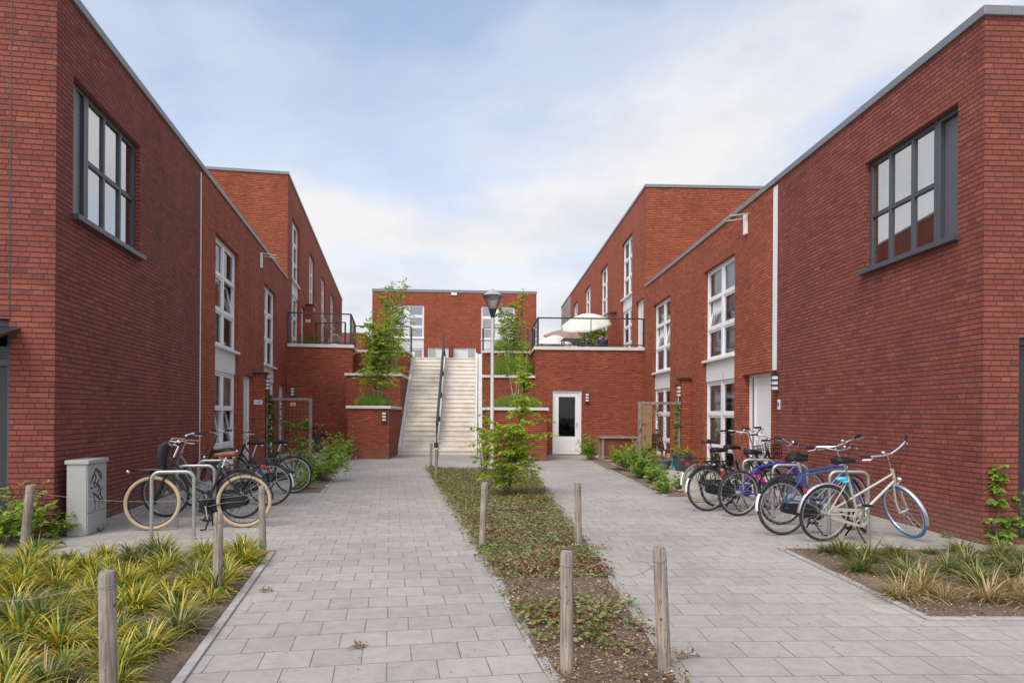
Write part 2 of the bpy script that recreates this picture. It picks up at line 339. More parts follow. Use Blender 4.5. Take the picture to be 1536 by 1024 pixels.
M['leaf_yellow'] = leafmat('leaf_yellow', [(0.0, (0.14, 0.2, 0.02)), (0.5, (0.42, 0.37, 0.04)), (1.0, (0.55, 0.45, 0.09))], 0.3)
M['cover'] = leafmat('cover_leaf', [(0.0, (0.09, 0.125, 0.034)), (0.35, (0.17, 0.215, 0.055)), (0.60, (0.26, 0.29, 0.085)), (0.78, (0.30, 0.24, 0.115)), (1.0, (0.37, 0.24, 0.14))], 0.25)
M['cover_red'] = leafmat('cover_red', [(0.0, (0.12, 0.05, 0.03)), (0.5, (0.21, 0.085, 0.05)), (0.8, (0.15, 0.15, 0.045)), (1.0, (0.32, 0.16, 0.09))], 0.2)
M['litter'] = leafmat('dry_leaf', [(0.0, (0.08, 0.05, 0.03)), (0.4, (0.21, 0.135, 0.075)), (0.75, (0.36, 0.25, 0.15)), (1.0, (0.55, 0.44, 0.31))], 0.1, 0.8)

# ------------------------------------------------------------------ mesh builder
class MB:
    def __init__(s): s.v = []; s.f = []; s.T = None
    def add(s, vs, fs):
        o = len(s.v)
        if s.T is not None: vs = [s.T @ Vector(p) for p in vs]
        s.v += [tuple(p) for p in vs]; s.f += [tuple(i+o for i in f) for f in fs]
        return s
    def box(s, x0, x1, y0, y1, z0, z1):
        return s.add([(x0,y0,z0),(x1,y0,z0),(x1,y1,z0),(x0,y1,z0),(x0,y0,z1),(x1,y0,z1),(x1,y1,z1),(x0,y1,z1)],
            [(0,3,2,1),(4,5,6,7),(0,1,5,4),(1,2,6,5),(2,3,7,6),(3,0,4,7)])
    def bar(s, a, b, w, h, up=(0,0,1)):
        a, b = Vector(a), Vector(b); d = (b-a).normalized(); sd = d.cross(Vector(up))
        if sd.length < 1e-4: sd = d.cross(Vector((0,1,0)))
        sd.normalize(); u = sd.cross(d)
        p = []
        for q in (a, b):
            for i, j in ((-1,-1),(1,-1),(1,1),(-1,1)): p.append(q + sd*(i*w/2) + u*(j*h/2))
        return s.add(p, [(0,1,2,3),(7,6,5,4),(0,4,5,1),(1,5,6,2),(2,6,7,3),(3,7,4,0)])
    def tube(s, pts, r, n=8, cap=True, flat=1.0):
        pts = [Vector(p) for p in pts]; k = len(pts)
        rs = r if isinstance(r, (list, tuple)) else [r]*k
        vs = []; ref = None
        for i, p in enumerate(pts):
            t = (pts[min(i+1,k-1)] - pts[max(i-1,0)])
            if t.length < 1e-9: t = Vector((0,0,1))
            t.normalize()
            if ref is None:
                ref = t.orthogonal().normalized()
            ref = (ref - t*ref.dot(t)).normalized(); b2 = t.cross(ref)
            for j in range(n):
                a = 2*math.pi*j/n
                vs.append(p + ref*(math.cos(a)*rs[i]) + b2*(math.sin(a)*rs[i]*flat))
        fs = []
        for i in range(k-1):
            for j in range(n):
                j2 = (j+1) % n
                fs.append((i*n+j, i*n+j2, (i+1)*n+j2, (i+1)*n+j))
        if cap:
            fs.append(tuple(reversed(range(n)))); fs.append(tuple(range((k-1)*n, k*n)))
        return s.add(vs, fs)
    def lathe(s, prof, n=20, c=(0,0,0)):
        vs = []; k = len(prof)
        for r, z in prof:
            for j in range(n):
                a = 2*math.pi*j/n; vs.append((c[0]+r*math.cos(a), c[1]+r*math.sin(a), c[2]+z))
        fs = []
        for i in range(k-1):
            for j in range(n):
                j2 = (j+1)%n; fs.append((i*n+j, i*n+j2, (i+1)*n+j2, (i+1)*n+j))
        fs.append(tuple(reversed(range(n)))); fs.append(tuple(range((k-1)*n, k*n)))
        return s.add(vs, fs)
    def torus(s, Rr, r, c=(0,0,0), n=40, m=8, axis='y', a0=0, a1=2*math.pi, flat=1.0):
        vs = []; full = abs(a1-a0-2*math.pi) < 1e-6
        k = n if full else n+1
        for i in range(k):
            a = a0 + (a1-a0)*i/n
            for j in range(m):
                b = 2*math.pi*j/m
                q = Rr + r*math.cos(b)
                vs.append((c[0]+q*math.cos(a), c[1]+r*flat*math.sin(b), c[2]+q*math.sin(a)))
        fs = []
        for i in range(n):
            i2 = (i+1) % k
            for j in range(m):
                j2 = (j+1)%m; fs.append((i*m+j, i*m+j2, i2*m+j2, i2*m+j))
        return s.add(vs, fs)
    def prism(s, poly, z0, z1):
        n = len(poly)
        vs = [(x,y,z0) for x,y in poly] + [(x,y,z1) for x,y in poly]
        fs = [tuple(reversed(range(n))), tuple(range(n, 2*n))]
        for i in range(n):
            j = (i+1)%n; fs.append((i, j, n+j, n+i))
        return s.add(vs, fs)
    def ball(s, c, rx, ry=None, rz=None, n=12, m=8):
        ry = ry or rx; rz = rz or rx
        vs = [(c[0], c[1], c[2]-rz)]
        for i in range(1, m):
            a = -math.pi/2 + math.pi*i/m
            for j in range(n):
                b = 2*math.pi*j/n
                vs.append((c[0]+rx*math.cos(a)*math.cos(b), c[1]+ry*math.cos(a)*math.sin(b), c[2]+rz*math.sin(a)))
        vs.append((c[0], c[1], c[2]+rz)); fs = []
        for j in range(n): fs.append((0, 1+(j+1)%n, 1+j))
        for i in range(m-2):
            for j in range(n):
                a = 1+i*n+j; b = 1+i*n+(j+1)%n; fs.append((a, b, b+n, a+n))
        L = len(vs)-1; o = 1+(m-2)*n
        for j in range(n): fs.append((o+j, o+(j+1)%n, L))
        return s.add(vs, fs)
    def leaf(s, p, d, nrm, L, W):
        d = d.normalized(); sd = d.cross(nrm)
        if sd.length < 1e-4: sd = d.orthogonal()
        sd.normalize(); up = sd.cross(d)
        mid = p + d*(L*0.42)
        return s.add([p, mid - sd*(W/2) + up*(W*0.15), p + d*L - up*(L*0.12), mid + sd*(W/2) + up*(W*0.15)], [(0,1,2,3)])
    def blade(s, p, az, L, W, lean, curl, seg=4):
        d = Vector((math.cos(az), math.sin(az), 0)); sd = Vector((-d.y, d.x, 0))
        a = math.pi/2 - lean; q = Vector(p); vs = []
        for i in range(seg+1):
            t = i/seg; w = W*(1 - t**2.2)*0.5 + 0.0004
            vs += [q - sd*w, q + sd*w]
            q = q + (d*math.cos(a) + Vector((0,0,1))*math.sin(a))*(L/seg); a -= curl/seg*(0.6+0.8*t)
        return s.add(vs, [(2*i, 2*i+1, 2*i+3, 2*i+2) for i in range(seg)])
    def build(s, name, mat, parent=None, smooth=False, uv=False, bevel=0.0, angle=40):
        me = bpy.data.meshes.new(name); me.from_pydata(s.v, [], s.f); me.update()
        me.materials.append(M[mat] if isinstance(mat, str) else mat)
        if uv:
            ul = me.uv_layers.new(name='UVMap').data
            for p in me.polygons:
                n = p.normal
                if abs(n.z) > 0.7:
                    for li in p.loop_indices:
                        c = me.vertices[me.loops[li].vertex_index].co; ul[li].uv = (c.x, c.y)
                else:
                    t = Vector((-n.y, n.x, 0)).normalized()
                    for li in p.loop_indices:
                        c = me.vertices[me.loops[li].vertex_index].co; ul[li].uv = (c.dot(t), c.z)
        if smooth:
            me.shade_smooth(); me.set_sharp_from_angle(angle=R(angle))
        o = bpy.data.objects.new(name, me); COL.objects.link(o)
        if parent is not None: o.parent = parent
        if bevel:
            b = o.modifiers.new('Bevel', 'BEVEL'); b.width = bevel; b.segments = 2; b.limit_method = 'ANGLE'
        return o

def tag(o, label, cat, group=None, kind=None):
    if label: o['label'] = label
    if cat: o['category'] = cat
    if group: o['group'] = group
    if kind: o['kind'] = kind
    return o
def thing(name, label, cat, loc=(0,0,0), rz=0.0, group=None):
    o = bpy.data.objects.new(name, None); o.empty_display_size = 0.1; COL.objects.link(o)
    o.location = loc; o.rotation_euler = (0, 0, rz)
    return tag(o, label, cat, group)
def copy_tree(o, parent=None):
    c = o.copy(); COL.objects.link(c)
    if parent is not None: c.parent = parent
    for ch in [x for x in bpy.data.objects if x.parent is o]: copy_tree(ch, c)
    return c
def text_mb(txt, size, depth=0.002):
    cu = bpy.data.curves.new('t', 'FONT'); cu.body = txt; cu.size = size; cu.extrude = depth
    cu.align_x = 'CENTER'; cu.align_y = 'CENTER'
    ob = bpy.data.objects.new('t', cu); COL.objects.link(ob)
    dg = bpy.context.evaluated_depsgraph_get()
    me = bpy.data.meshes.new_from_object(ob.evaluated_get(dg))
    mb = MB(); mb.v = [tuple(v.co) for v in me.vertices]; mb.f = [tuple(p.vertices) for p in me.polygons]
    bpy.data.objects.remove(ob); bpy.data.meshes.remove(me); bpy.data.curves.remove(cu)
    return mb
def interp(a, b, t): return a + (b-a)*t

# ------------------------------------------------------------------ buildings
def wall_face(mb, o, u, n, a0, a1, z0, z1, ops, depth):
    o, u, n = Vector(o), Vector(u), Vector(n); zz = Vector((0,0,1))
    A = sorted({a0, a1} | {x for p in ops for x in p[:2] if a0 < x < a1})
    Z = sorted({z0, z1} | {x for p in ops for x in p[2:4] if z0 < x < z1})
    P = lambda a, z, d=0.0: o + u*a + zz*z - n*d
    for i in range(len(A)-1):
        for j in range(len(Z)-1):
            ca, cz = (A[i]+A[i+1])/2, (Z[j]+Z[j+1])/2
            if any(p[0] < ca < p[1] and p[2] < cz < p[3] for p in ops): continue
            mb.add([P(A[i],Z[j]), P(A[i+1],Z[j]), P(A[i+1],Z[j+1]), P(A[i],Z[j+1])], [(0,1,2,3)])
    for b0, b1, y0, y1 in [p[:4] for p in ops]:
        mb.add([P(b0,y0), P(b0,y1), P(b0,y1,depth), P(b0,y0,depth)], [(0,1,2,3)])
        mb.add([P(b1,y0), P(b1,y0,depth), P(b1,y1,depth), P(b1,y1)], [(0,1,2,3)])
        mb.add([P(b0,y1), P(b1,y1), P(b1,y1,depth), P(b0,y1,depth)], [(0,1,2,3)])
        mb.add([P(b0,y0), P(b0,y0,depth), P(b1,y0,depth), P(b1,y0)], [(0,1,2,3)])

def shell(name, parent, x0, x1, D, z0, z1, ops, mat, depth=0.14, left_ops=(), right_ops=(), faces='flrb'):
    mb = MB()
    wall_face(mb, (0,0,0), (1,0,0), (0,-1,0), x0, x1, z0, z1, ops, depth)
    if 'l' in faces: wall_face(mb, (x0,0,0), (0,-1,0), (-1,0,0), -D, 0, z0, z1, [(-b, -a, c, d) for a, b, c, d in left_ops], depth)
    if 'r' in faces: wall_face(mb, (x1,0,0), (0,1,0), (1,0,0), 0, D, z0, z1, list(right_ops), depth)
    if 'b' in faces: wall_face(mb, (0,D,0), (-1,0,0), (0,1,0), -x1, -x0, z0, z1, [], depth)
    o = mb.build(name, mat, parent, uv=True)
    r = MB().box(x0+0.02, x1-0.02, 0.02, D-0.02, z1-0.25, z1-0.1); r.build('roof', 'roofing', parent)
    return o

def coping(parent, x0, x1, D, z, mat='coping', over=0.035, h=0.115, sides='lr'):
    mb = MB(); mb.box(x0-over, x1+over, -over, 0.30, z-h+0.05, z+0.05)
    if 'l' in sides: mb.box(x0-over, x0+0.3, 0.303, D, z-h+0.05, z+0.05)
    if 'r' in sides: mb.box(x1-0.3, x1+over, 0.303, D, z-h+0.05, z+0.05)
    return mb.build('roof_coping', mat, parent, bevel=0.008)

def drape(x0, x1, z0, z1, y, folds, amp=0.025):
    mb = MB(); n = max(8, int(folds*8)); vs = []
    for i in range(n+1):
        t = i/n; x = interp(x0, x1, t)
        yy = y + amp*math.sin(t*folds*2*math.pi + 0.6*math.sin(t*7))
        vs += [(x, yy, z0), (x, yy, z1)]
    return mb.add(vs, [(2*i, 2*i+2, 2*i+3, 2*i+1) for i in range(n)])

def ring(mb, x0, x1, z0, z1, w, y0, y1):
    mb.box(x0, x0+w, y0, y1, z0, z1); mb.box(x1-w, x1, y0, y1, z0, z1)
    mb.box(x0+w, x1-w, y0, y1, z1-w, z1); mb.box(x0+w, x1-w, y0, y1, z0, z0+w)

def window(parent, x0, x1, zs, rec, cols=2, mat='white', tilt=(), curtains=(), fw=0.06, mw=0.13, tw=0.07, label=None,
           sash=0.045, sill=True, room=True, blind=(), glass='glass', gy=0.05):
    """zs: list of transom heights from bottom to top; cols: number of lights or list of x cuts"""
    z0, z1 = zs[0], zs[-1]
    if not isinstance(cols, int): xs = list(cols)
    else: xs = [interp(x0, x1, i/cols) for i in range(cols+1)]
    y0, y1 = rec, rec+0.085
    fr = MB()
    for i, x in enumerate(xs):
        a, b = (x0, x0+fw) if i == 0 else ((x1-fw, x1) if i == len(xs)-1 else (x-mw/2, x+mw/2))
        fr.box(a, b, y0, y1, z0, z1)
    lites = []
    for i in range(len(xs)-1):
        a = xs[i] + (fw if i == 0 else mw/2); b = xs[i+1] - (fw if i == len(xs)-2 else mw/2)
        for j, z in enumerate(zs):
            c, d = (z0, z0+fw) if j == 0 else ((z1-fw, z1) if j == len(zs)-1 else (z-tw/2, z+tw/2))
            fr.box(a, b, y0+0.004, y1, c, d)
            if j < len(zs)-1:
                lo = c + (d-c); hi = zs[j+1] - (fw if j == len(zs)-2 else tw/2)
                lites.append((i, j, a, b, lo, hi))
    f = fr.build('window', mat, parent, bevel=0.004)
    if label: f['label'] = label
    pm, sm, bl = MB(), MB(), MB()
    for i, j, a, b, c, d in lites:
        s2, p2 = MB(), MB()
        ring(s2, a+0.003, b-0.003, c+0.003, d-0.003, sash, y0+gy-0.028, y1-0.01)
        yy = y0+gy
        p2.add([(a+sash,yy,c+sash),(b-sash,yy,c+sash),(b-sash,yy,d-sash),(a+sash,yy,d-sash)], [(0,1,2,3)])
        if (i, j) in tilt:
            T = Matrix.Translation((0, y0+0.05, c+0.01)) @ Matrix.Rotation(R(-11), 4, 'X') @ Matrix.Translation((0, -y0-0.05, -c-0.01))
            s2.v = [tuple(T @ Vector(v)) for v in s2.v]; p2.v = [tuple(T @ Vector(v)) for v in p2.v]
        sm.add(s2.v, s2.f); pm.add(p2.v, p2.f)
        if (i, j) in blind: bl.box(a-0.01, b+0.01, y1+0.05, y1+0.06, interp(c, d, 0.45), d)
    sm.build('sash', mat, f, bevel=0.003); pm.build('pane', glass, f)
    if bl.v: bl.build('blind', 'curtain', f)
    cm = MB()
    for c0, c1, w0, w1 in curtains:
        q = drape(interp(x0, x1, c0), interp(x0, x1, c1), interp(z0, z1, w0), interp(z0, z1, w1), y1+0.05, max(2, int(abs(c1-c0)*(x1-x0)/0.13)))
        cm.add(q.v, q.f)
    if cm.v: cm.build('curtain', 'curtain', f, smooth=True)
    if room:
        rm = MB(); a, b, c, d, p, q = x0-0.5, x1+0.5, z0-0.25, z1+0.25, y1+0.05, y1+2.2
        rm.add([(a,p,c),(b,p,c),(b,q,c),(a,q,c),(a,p,d),(b,p,d),(b,q,d),(a,q,d)], [(0,1,2,3),(4,7,6,5),(2,6,7,3),(0,3,7,4),(1,5,6,2)])
        rm.build('room_lining', 'room', f)
    if sill is True: sill = 'white'
    if sill:
        MB().box(x0-0.03, x1+0.03, -0.05, y0-0.003, z0-0.045, z0+0.012).build('sill', sill, f, bevel=0.004)
    return f

def spandrel(win, x0, x1, z0, z1, rec):
    return MB().box(x0, x1, rec-0.03, rec+0.05, z0, z1).build('spandrel_panel', 'panel', win, bevel=0.004)

def door(parent, x0, x1, z0, z1, rec, side=0.0, sidepos='l', mat='white', handle='r', kind='solid', fw=0.07):
    fr = MB(); y0, y1 = rec, rec+0.09
    fr.box(x0, x0+fw, y0, y1, z0, z1); fr.box(x1-fw, x1, y0, y1, z0, z1); fr.box(x0+fw, x1-fw, y0+.003, y1, z1-fw, z1)
    fr.box(x0+fw, x1-fw, y0+.003, y1, z0, z0+0.03)
    a, b = x0+fw, x1-fw
    if side:
        if sidepos == 'l':
            fr.box(a+side, a+side+fw, y0, y1, z0+.03, z1-fw); s0, s1 = a, a+side; a = a+side+fw
        else:
            fr.box(b-side-fw, b-side, y0, y1, z0+.03, z1-fw); s0, s1 = b-side, b; b = b-side-fw
    d = fr.build('door', mat, parent, bevel=0.004)
    if side:
        MB().box(s0, s1, y0+0.05, y0+0.056, z0+.03, z1-fw).build('pane', 'glass', d)
        MB().box(s0-.05, s1+.05, y1+0.1, y1+0.12, z0, z1).build('curtain', 'curtain', d)
    lf = MB()
    if kind == 'solid':
        lf.box(a+.004, b-.004, y0+0.03, y0+0.075, z0+.035, z1-fw-.004)
        ob = lf.build('door_leaf', 'panel', d, bevel=0.004)
    else:
        w = 0.16; c, e = z0+.035, z1-fw-.004; k = c+0.62
        lf.box(a+.004, a+w, y0+.03, y0+.075, c, e); lf.box(b-w, b-.004, y0+.03, y0+.075, c, e)
        lf.box(a+w, b-w, y0+.03, y0+.075, e-w, e); lf.box(a+w, b-w, y0+.03, y0+.075, c, k)
        for i in range(4): lf.box(a+0.06, b-0.06, y0+.022, y0+.03, c+0.08+i*0.115, c+0.08+i*0.115+0.105)
        ob = lf.build('door_leaf', mat, d, bevel=0.004)
        MB().box(a+w, b-w, y0+.045, y0+.05, k, e-w).build('pane', 'glass_door', d)
        rm = MB(); p, q = y1+.06, y1+2.0; aa, bb, cc, dd = a-.3, b+.3, z0, z1
        rm.add([(aa,p,cc),(bb,p,cc),(bb,q,cc),(aa,q,cc),(aa,p,dd),(bb,p,dd),(bb,q,dd),(aa,q,dd)], [(0,1,2,3),(4,7,6,5),(2,6,7,3),(0,3,7,4),(1,5,6,2)])
        rm.build('room_lining', 'black_plastic', d)
    hx = b-0.09 if handle == 'r' else a+0.09
    hm = MB(); hm.box(hx-.02, hx+.02, y0+.018, y0+.0295, z0+0.98, z0+1.2)
    sgn = -1 if handle == 'r' else 1
    hm.tube([(hx, y0+.02, z0+1.1), (hx, y0-.03, z0+1.1), (hx+sgn*.11, y0-.03, z0+1.1)], 0.009, 8)
    hm.build('handle', 'zinc', d, smooth=True)
    if kind == 'solid':
        MB().box((a+b)/2-.14, (a+b)/2+.14, y0+.022, y0+.0295, z0+0.62, z0+0.69).build('letter_slot', 'zinc', d)
    return d

def wall_lamp(pos, rz, label, group='slatted wall lamps beside the doors'):
    t = thing('wall_lamp', label, 'wall lamp', pos, rz, group)       # faces local -y
    b = MB().box(-.065, .065, -.012, 0, -.17, .17)
    for z in (-.165, -.06, .045, .15): b.box(-.075, .075, -.105, -.0125, z-.014, z+.014)
    b.build('housing', 'dark', t, bevel=0.003)
    d = MB()
    for z in (-.1125, -.0075, .0975): d.box(-.058, .058, -.09, -.0125, z-.037, z+.037)
    d.build('diffuser', 'lamp_white', t, bevel=0.004)
    return t
def plate(pos, rz, txt, label, w=0.24, h=0.13, vertical=False, group=None):
    t = thing('house_number_plate', label, 'number plate', pos, rz, group)
    MB().box(-w/2, w/2, -.012, 0, -h/2, h/2).build('plate', 'white_plastic', t, bevel=0.003)
    mb = text_mb(txt, h*0.8 if not vertical else w*0.8)
    Rm = Matrix.Translation((0, -.0145, 0)) @ Matrix.Rotation(R(90), 4, 'X')
    if vertical: Rm = Rm @ Matrix.Rotation(R(90), 4, 'Z')
    mb.v = [tuple(Rm @ Vector(v)) for v in mb.v]
    mb.build('lettering', 'ink', t)
    return t

def px_rect(fr, xl, xr, yt, yb, ref='l'):
    """rectangle on the facade plane from the two jambs and the head and sill seen at one jamb"""
    a, zt = fr.hit(xl if ref == 'l' else xr, yt); _, zb = fr.hit(xl if ref == 'l' else xr, yb)
    b, _ = fr.hit(xr if ref == 'l' else xl, yt)
    return min(a, b), max(a, b), zb, zt

# roof heights and joints
HL = FL.hit(207.2, 120)[1] - 0.05; HR = FR.hit(1318.5, 140)[1] - 0.05
jL = FL.hit(301.5, 500)[0]; jR = FR.hit(1160.5, 450)[0]
eL = FL.hit(430.5, 500)[0]; eR = FR.hit(967.5, 500)[0]
HLf = FL.hitx(433, 260, eL)[1]; HLf = FL.hit(433, 260)[1] - 0.05
HRf = FR.hit(968, 277.5)[1] - 0.05
fL = FL.hit(513, 480)[0]; fR = FR.hit(856, 470)[0]; gR = FR.hit(842, 470)[0]
ZD = 3.95

# ---- left side -------------------------------------------------------------
house = thing('brick_house', 'dark maroon brick end house on the left behind the grey utility cabinet', 'house', FL.w(0,0), FL.rz)
wl = px_rect(FL, 110.5, 211, 113, 324)
dy, dzt = FL.hitx(14, 478)
_, dzb = FL.hitx(14, 745)
shell('wall', house, 0, jL-0.09, 9.0, 0, HL, [wl], 'brick_near', 0.16, left_ops=[(dy, dy+1.25, 0.06, dzt)])
coping(house, 0, jL-0.09, 9.0, HL, sides='l')
def big_window(parent, w, vent_at_low_x, rec=0.075):
    x0, x1, z0, z1 = w; vw = (x1-x0)*0.24
    if vent_at_low_x: va, vb, a, b = x0, x0+vw, x0+vw, x1
    else: va, vb, a, b = x1-vw, x1, x0, x1-vw
    win = window(parent, a, b, [z0, (z0+z1)/2, z1], rec, cols=3, mat='anthracite', fw=0.06, mw=0.042, tw=0.038, sash=0.010, sill=None, glass='glass_coated', gy=0.03,
           curtains=[(0.0, 0.76, 0.0, 1.0), (.93, 1.0, 0.0, 1.0)] if vent_at_low_x else [(0.12, 1.0, 0.0, 1.0)])
    MB().box(x0-.04, x1+.04, -.09, rec-.004, z0-.05, z0+.02).build('sill', 'anthracite', win, bevel=0.004)
    MB().box(a+.02, b-.02, rec-.02, rec-.0045, z0+.022, z0+.05).build('glazing_bead', 'zinc', win)
    fm = MB(); ring(fm, va+.002, vb-.002, z0, z1, 0.06, rec, rec+.085); vf = fm.build('vent_panel', 'anthracite', win, bevel=0.004)
    lm = MB().box(va+.065, vb-.065, rec+.055, rec+.075, z0+.065, z1-.065)
    if vent_at_low_x:   # stands ajar on the left house
        T = Matrix.Translation((vb, rec+.03, 0)) @ Matrix.Rotation(R(10), 4, 'Z') @ Matrix.Translation((-vb, -rec-.03, 0))
        lm.v = [tuple(T @ Vector(v)) for v in lm.v]
    lm.build('vent_leaf', 'anth_panel', vf, bevel=0.004)
    return win
big_window(house, wl, True)
# dark street door at the corner with its little canopy and a movement joint above
dd = MB(); dd.box(0.10, 0.17, dy, dy+0.07, 0.06, dzt); dd.box(0.10, 0.17, dy+1.18, dy+1.25, 0.06, dzt); dd.box(0.103, 0.17, dy+.07, dy+1.18, dzt-.08, dzt)
dd.box(0.103, 0.17, dy+.07, dy+1.18, dzt-.55, dzt-.47)
dob = dd.build('door', 'anthracite', house, bevel=0.004)
MB().box(0.13, 0.16, dy+.075, dy+1.175, 0.07, dzt-.555).build('door_leaf', 'dark', dob, bevel=0.004)
MB().add([(0.14,dy+.07,dzt-.47),(0.14,dy+1.18,dzt-.47),(0.14,dy+1.18,dzt-.08),(0.14,dy+.07,dzt-.08)], [(0,3,2,1)]).build('pane', 'glass_door', dob)
zc = FL.hitx(20, 512)[1]
MB().add([(-.45,dy-.12,zc),( .10,dy-.12,zc+.16),(.10,dy+1.5,zc+.16),(-.45,dy+1.5,zc),(-.45,dy-.12,zc+.03),(.10,dy-.12,zc+.19),(.10,dy+1.5,zc+.19),(-.45,dy+1.5,zc+.03)],
         [(0,3,2,1),(4,5,6,7),(0,1,5,4),(1,2,6,5),(2,3,7,6),(3,0,4,7)]).build('canopy', 'dark', house)
MB().box(-.003, 0.02, dy-.012, dy+.0, dzt+.02, HL-.14).build('movement_joint', 'dark', house)

terrace = thing('terraced_house', 'red brick terrace on the left with white windows and narrow white doors', 'house', FL.w(0,0), FL.rz)
TX0 = jL+0.09; REC = 0.10
def column(fr, parent, near_px, far_px, head, sill_y, pan_y, floor_z, ref='l', tilt_up=(), tilt_lo=(), curt_up=(), curt_lo=(), blind=(), lower_rows=(0.34, 0.74)):
    a, zt = fr.hit(near_px, head); _, zs = fr.hit(near_px, sill_y); _, zp = fr.hit(near_px, pan_y); b, _ = fr.hit(far_px, head)
    x0, x1 = min(a, b), max(a, b)
    return (x0, x1, floor_z, zt), (zs, zp)
def fill_column(parent, op, zz, tilt_up=(), tilt_lo=(), cu=(), cl=(), blind=(), rec=REC, mat='white'):
    x0, x1, z0, zt = op; zs, zp = zz
    up = window(parent, x0, x1, [zs, interp(zs, zt, .345), interp(zs, zt, .67), zt], rec, 2, mat, tilt=tilt_up, curtains=cu, blind=blind)
    spandrel(up, x0, x1, zp+.002, zs-.05, rec)
    hgt = zp-z0
    window(parent, x0, x1, [z0, z0+hgt*0.24, z0+hgt*0.62, zp], rec, 2, mat, tilt=tilt_lo, curtains=cl, sill=False)
oA, zA = column(FL, terrace, 323.7, 358.3, 347.5, 516, 554, 0.12)
oB, zB = column(FL, terrace, 396.6, 414.2, 423.5, 545.5, 571, 0.12)
def door_op(fr, pa, pb, yt, z0=0.06):
    a, zt = fr.hit(pa, yt); b, _ = fr.hit(pb, yt); return (min(a, b), max(a, b), z0, zt)
dA = door_op(FL, 365.4, 379.3, 561.5); dB = door_op(FL, 418.6, 427.0, 575)
shell('wall', terrace, TX0, eL-.004, 9.0, 0, HL, [oA, oB, dA, dB], 'brick_far', REC, faces='lb')
coping(terrace, TX0-0.145, eL-.04, 9.0, HL, mat='coping', sides='')
fill_column(terrace, oA, zA, tilt_up={(1,1)}, tilt_lo={(0,1),(1,1)}, cu=[(0.02,.46,.0,.32),(.0,.3,.34,1.0),(.54,.72,.66,1.0)], cl=[(0.0,0.48,0.62,1.0),(.7,1,.62,1)])
fill_column(terrace, oB, zB, cu=[(0.0, .46, 0.0, 1.0),(.54,.8,0,1)], cl=[(0,1,.3,1)])
door(terrace, *dA, REC); door(terrace, *dB, REC)
def pier(fr, parent, px0, px1, capy, mat='brick_far', z0=0.0, thick=0.34):
    a, zc = fr.hit(px0, capy)
    d = ray(px1, 600)
    # outer end: where the pier's face plane x=a meets the ray
    y, _ = fr.hitx(px1, 600, a)
    s = 1 if fr is FL else -1
    x0, x1 = (a, a+thick) if s > 0 else (a-thick, a)
    MB().box(x0, x1, y, -.004, z0, zc).build('brick_pier', mat, parent, uv=True)
    MB().box(x0-.06, x1+.06, y-.06, -.004, zc, zc+.06).build('pier_cap', 'dark', parent, bevel=0.006)
    return a, y, zc
pa, py_, pzc = pier(FL, terrace, 379.6, 397.5, 560.5)
bl = FL.hit(394, 376)[0]
mbk = MB(); mbk.bar((bl-.22,-.42,HL-.32),(bl-.22,-.002,HL-.26),.03,.03); mbk.bar((bl+.22,-.42,HL-.32),(bl+.22,-.002,HL-.26),.03,.03); mbk.bar((bl-.26,-.42,HL-.32),(bl+.26,-.42,HL-.32),.035,.03)
mbk.build('roof_bracket', 'lamp_cap', terrace)
MB().box(bl-.42,bl-.30,-.06,-.002,HL-.75,HL-.30).build('overflow_spout', 'white', terrace, bevel=0.004)
t = thing('downpipe', 'thin white downpipe in the joint between dark house and red terrace on the left', 'downpipe', FL.w(jL, 0.0), FL.rz)
MB().box(-.05, .085, 0.02, 0.12, 0.02, HL-.10).build('pipe', 'white', t, bevel=0.006)

farL = thing('brick_block', 'taller red brick block rising behind the lower terrace roof on the left', 'apartment block', FL.w(0,0), FL.rz)
ops, fills = [], []
for near, far, head, sl, pn in ((438.5, 449.8, 324, 418, 438), (464.3, 472.0, 377, 456, 468), (482.4, 488.3, 413, 474, 483), (496.0, 501.2, 438, 487, 494)):
    o_, z_ = column(FL, farL, near, far, head, sl, pn, ZD+0.12)
    ops.append(o_); fills.append((o_, z_))
dfl = door_op(FL, 452.3, 457.6, 457, ZD+0.06); ops.append(dfl)
dfl2 = (fills[1][0][1]+0.35, fills[1][0][1]+1.35, ZD+.06, dfl[3]); ops.append(dfl2)
shell('wall', farL, eL, fL, 9.0, 0, HLf, ops, 'brick_far', REC)
coping(farL, eL, fL, 9.0, HLf, mat='coping')
for k, (o_, z_) in enumerate(fills): fill_column(farL, o_, z_, cu=[(0.0, 1.0, 0.0, 1.0)] if k % 2 else [(0.0,.48,.0,1.)], cl=[(0.0,1.,.0,1.)])
door(farL, *dfl, REC); door(farL, *dfl2, REC)
pf = pier(FL, farL, 458.2, 468.3, 457.5, z0=ZD)

# ---- right side ------------------------------------------------------------
houseR = thing('brick_house', 'dark maroon brick end house on the right behind the beige bike', 'house', FR.w(0,0), FR.rz)
wr = px_rect(FR, 1298, 1437, 247, 408)
wr = (wr[0], wr[1], FR.hit(1437, 355)[1], FR.hit(1437, 154)[1])
dyr, dzr = FR.hitx(1528.5, 506)
XR0 = jR+0.17
shell('wall', houseR, XR0, 0, 9.0, 0, HR, [wr], 'brick_near', 0.16, right_ops=[(dyr, dyr+1.2, 0.06, dzr)])
coping(houseR, XR0, 0, 9.0, HR, sides='r')
big_window(houseR, wr, False)
dd = MB(); dd.box(-.17, -.10, dyr, dyr+0.07, 0.06, dzr); dd.box(-.17, -.10, dyr+1.13, dyr+1.2, 0.06, dzr); dd.box(-.17, -.103, dyr+.07, dyr+1.13, dzr-.08, dzr)
dob = dd.build('door', 'anthracite', houseR, bevel=0.004)
MB().box(-.16, -.13, dyr+.075, dyr+1.125, 0.07, dzr-.085).build('door_leaf', 'dark', dob, bevel=0.004)

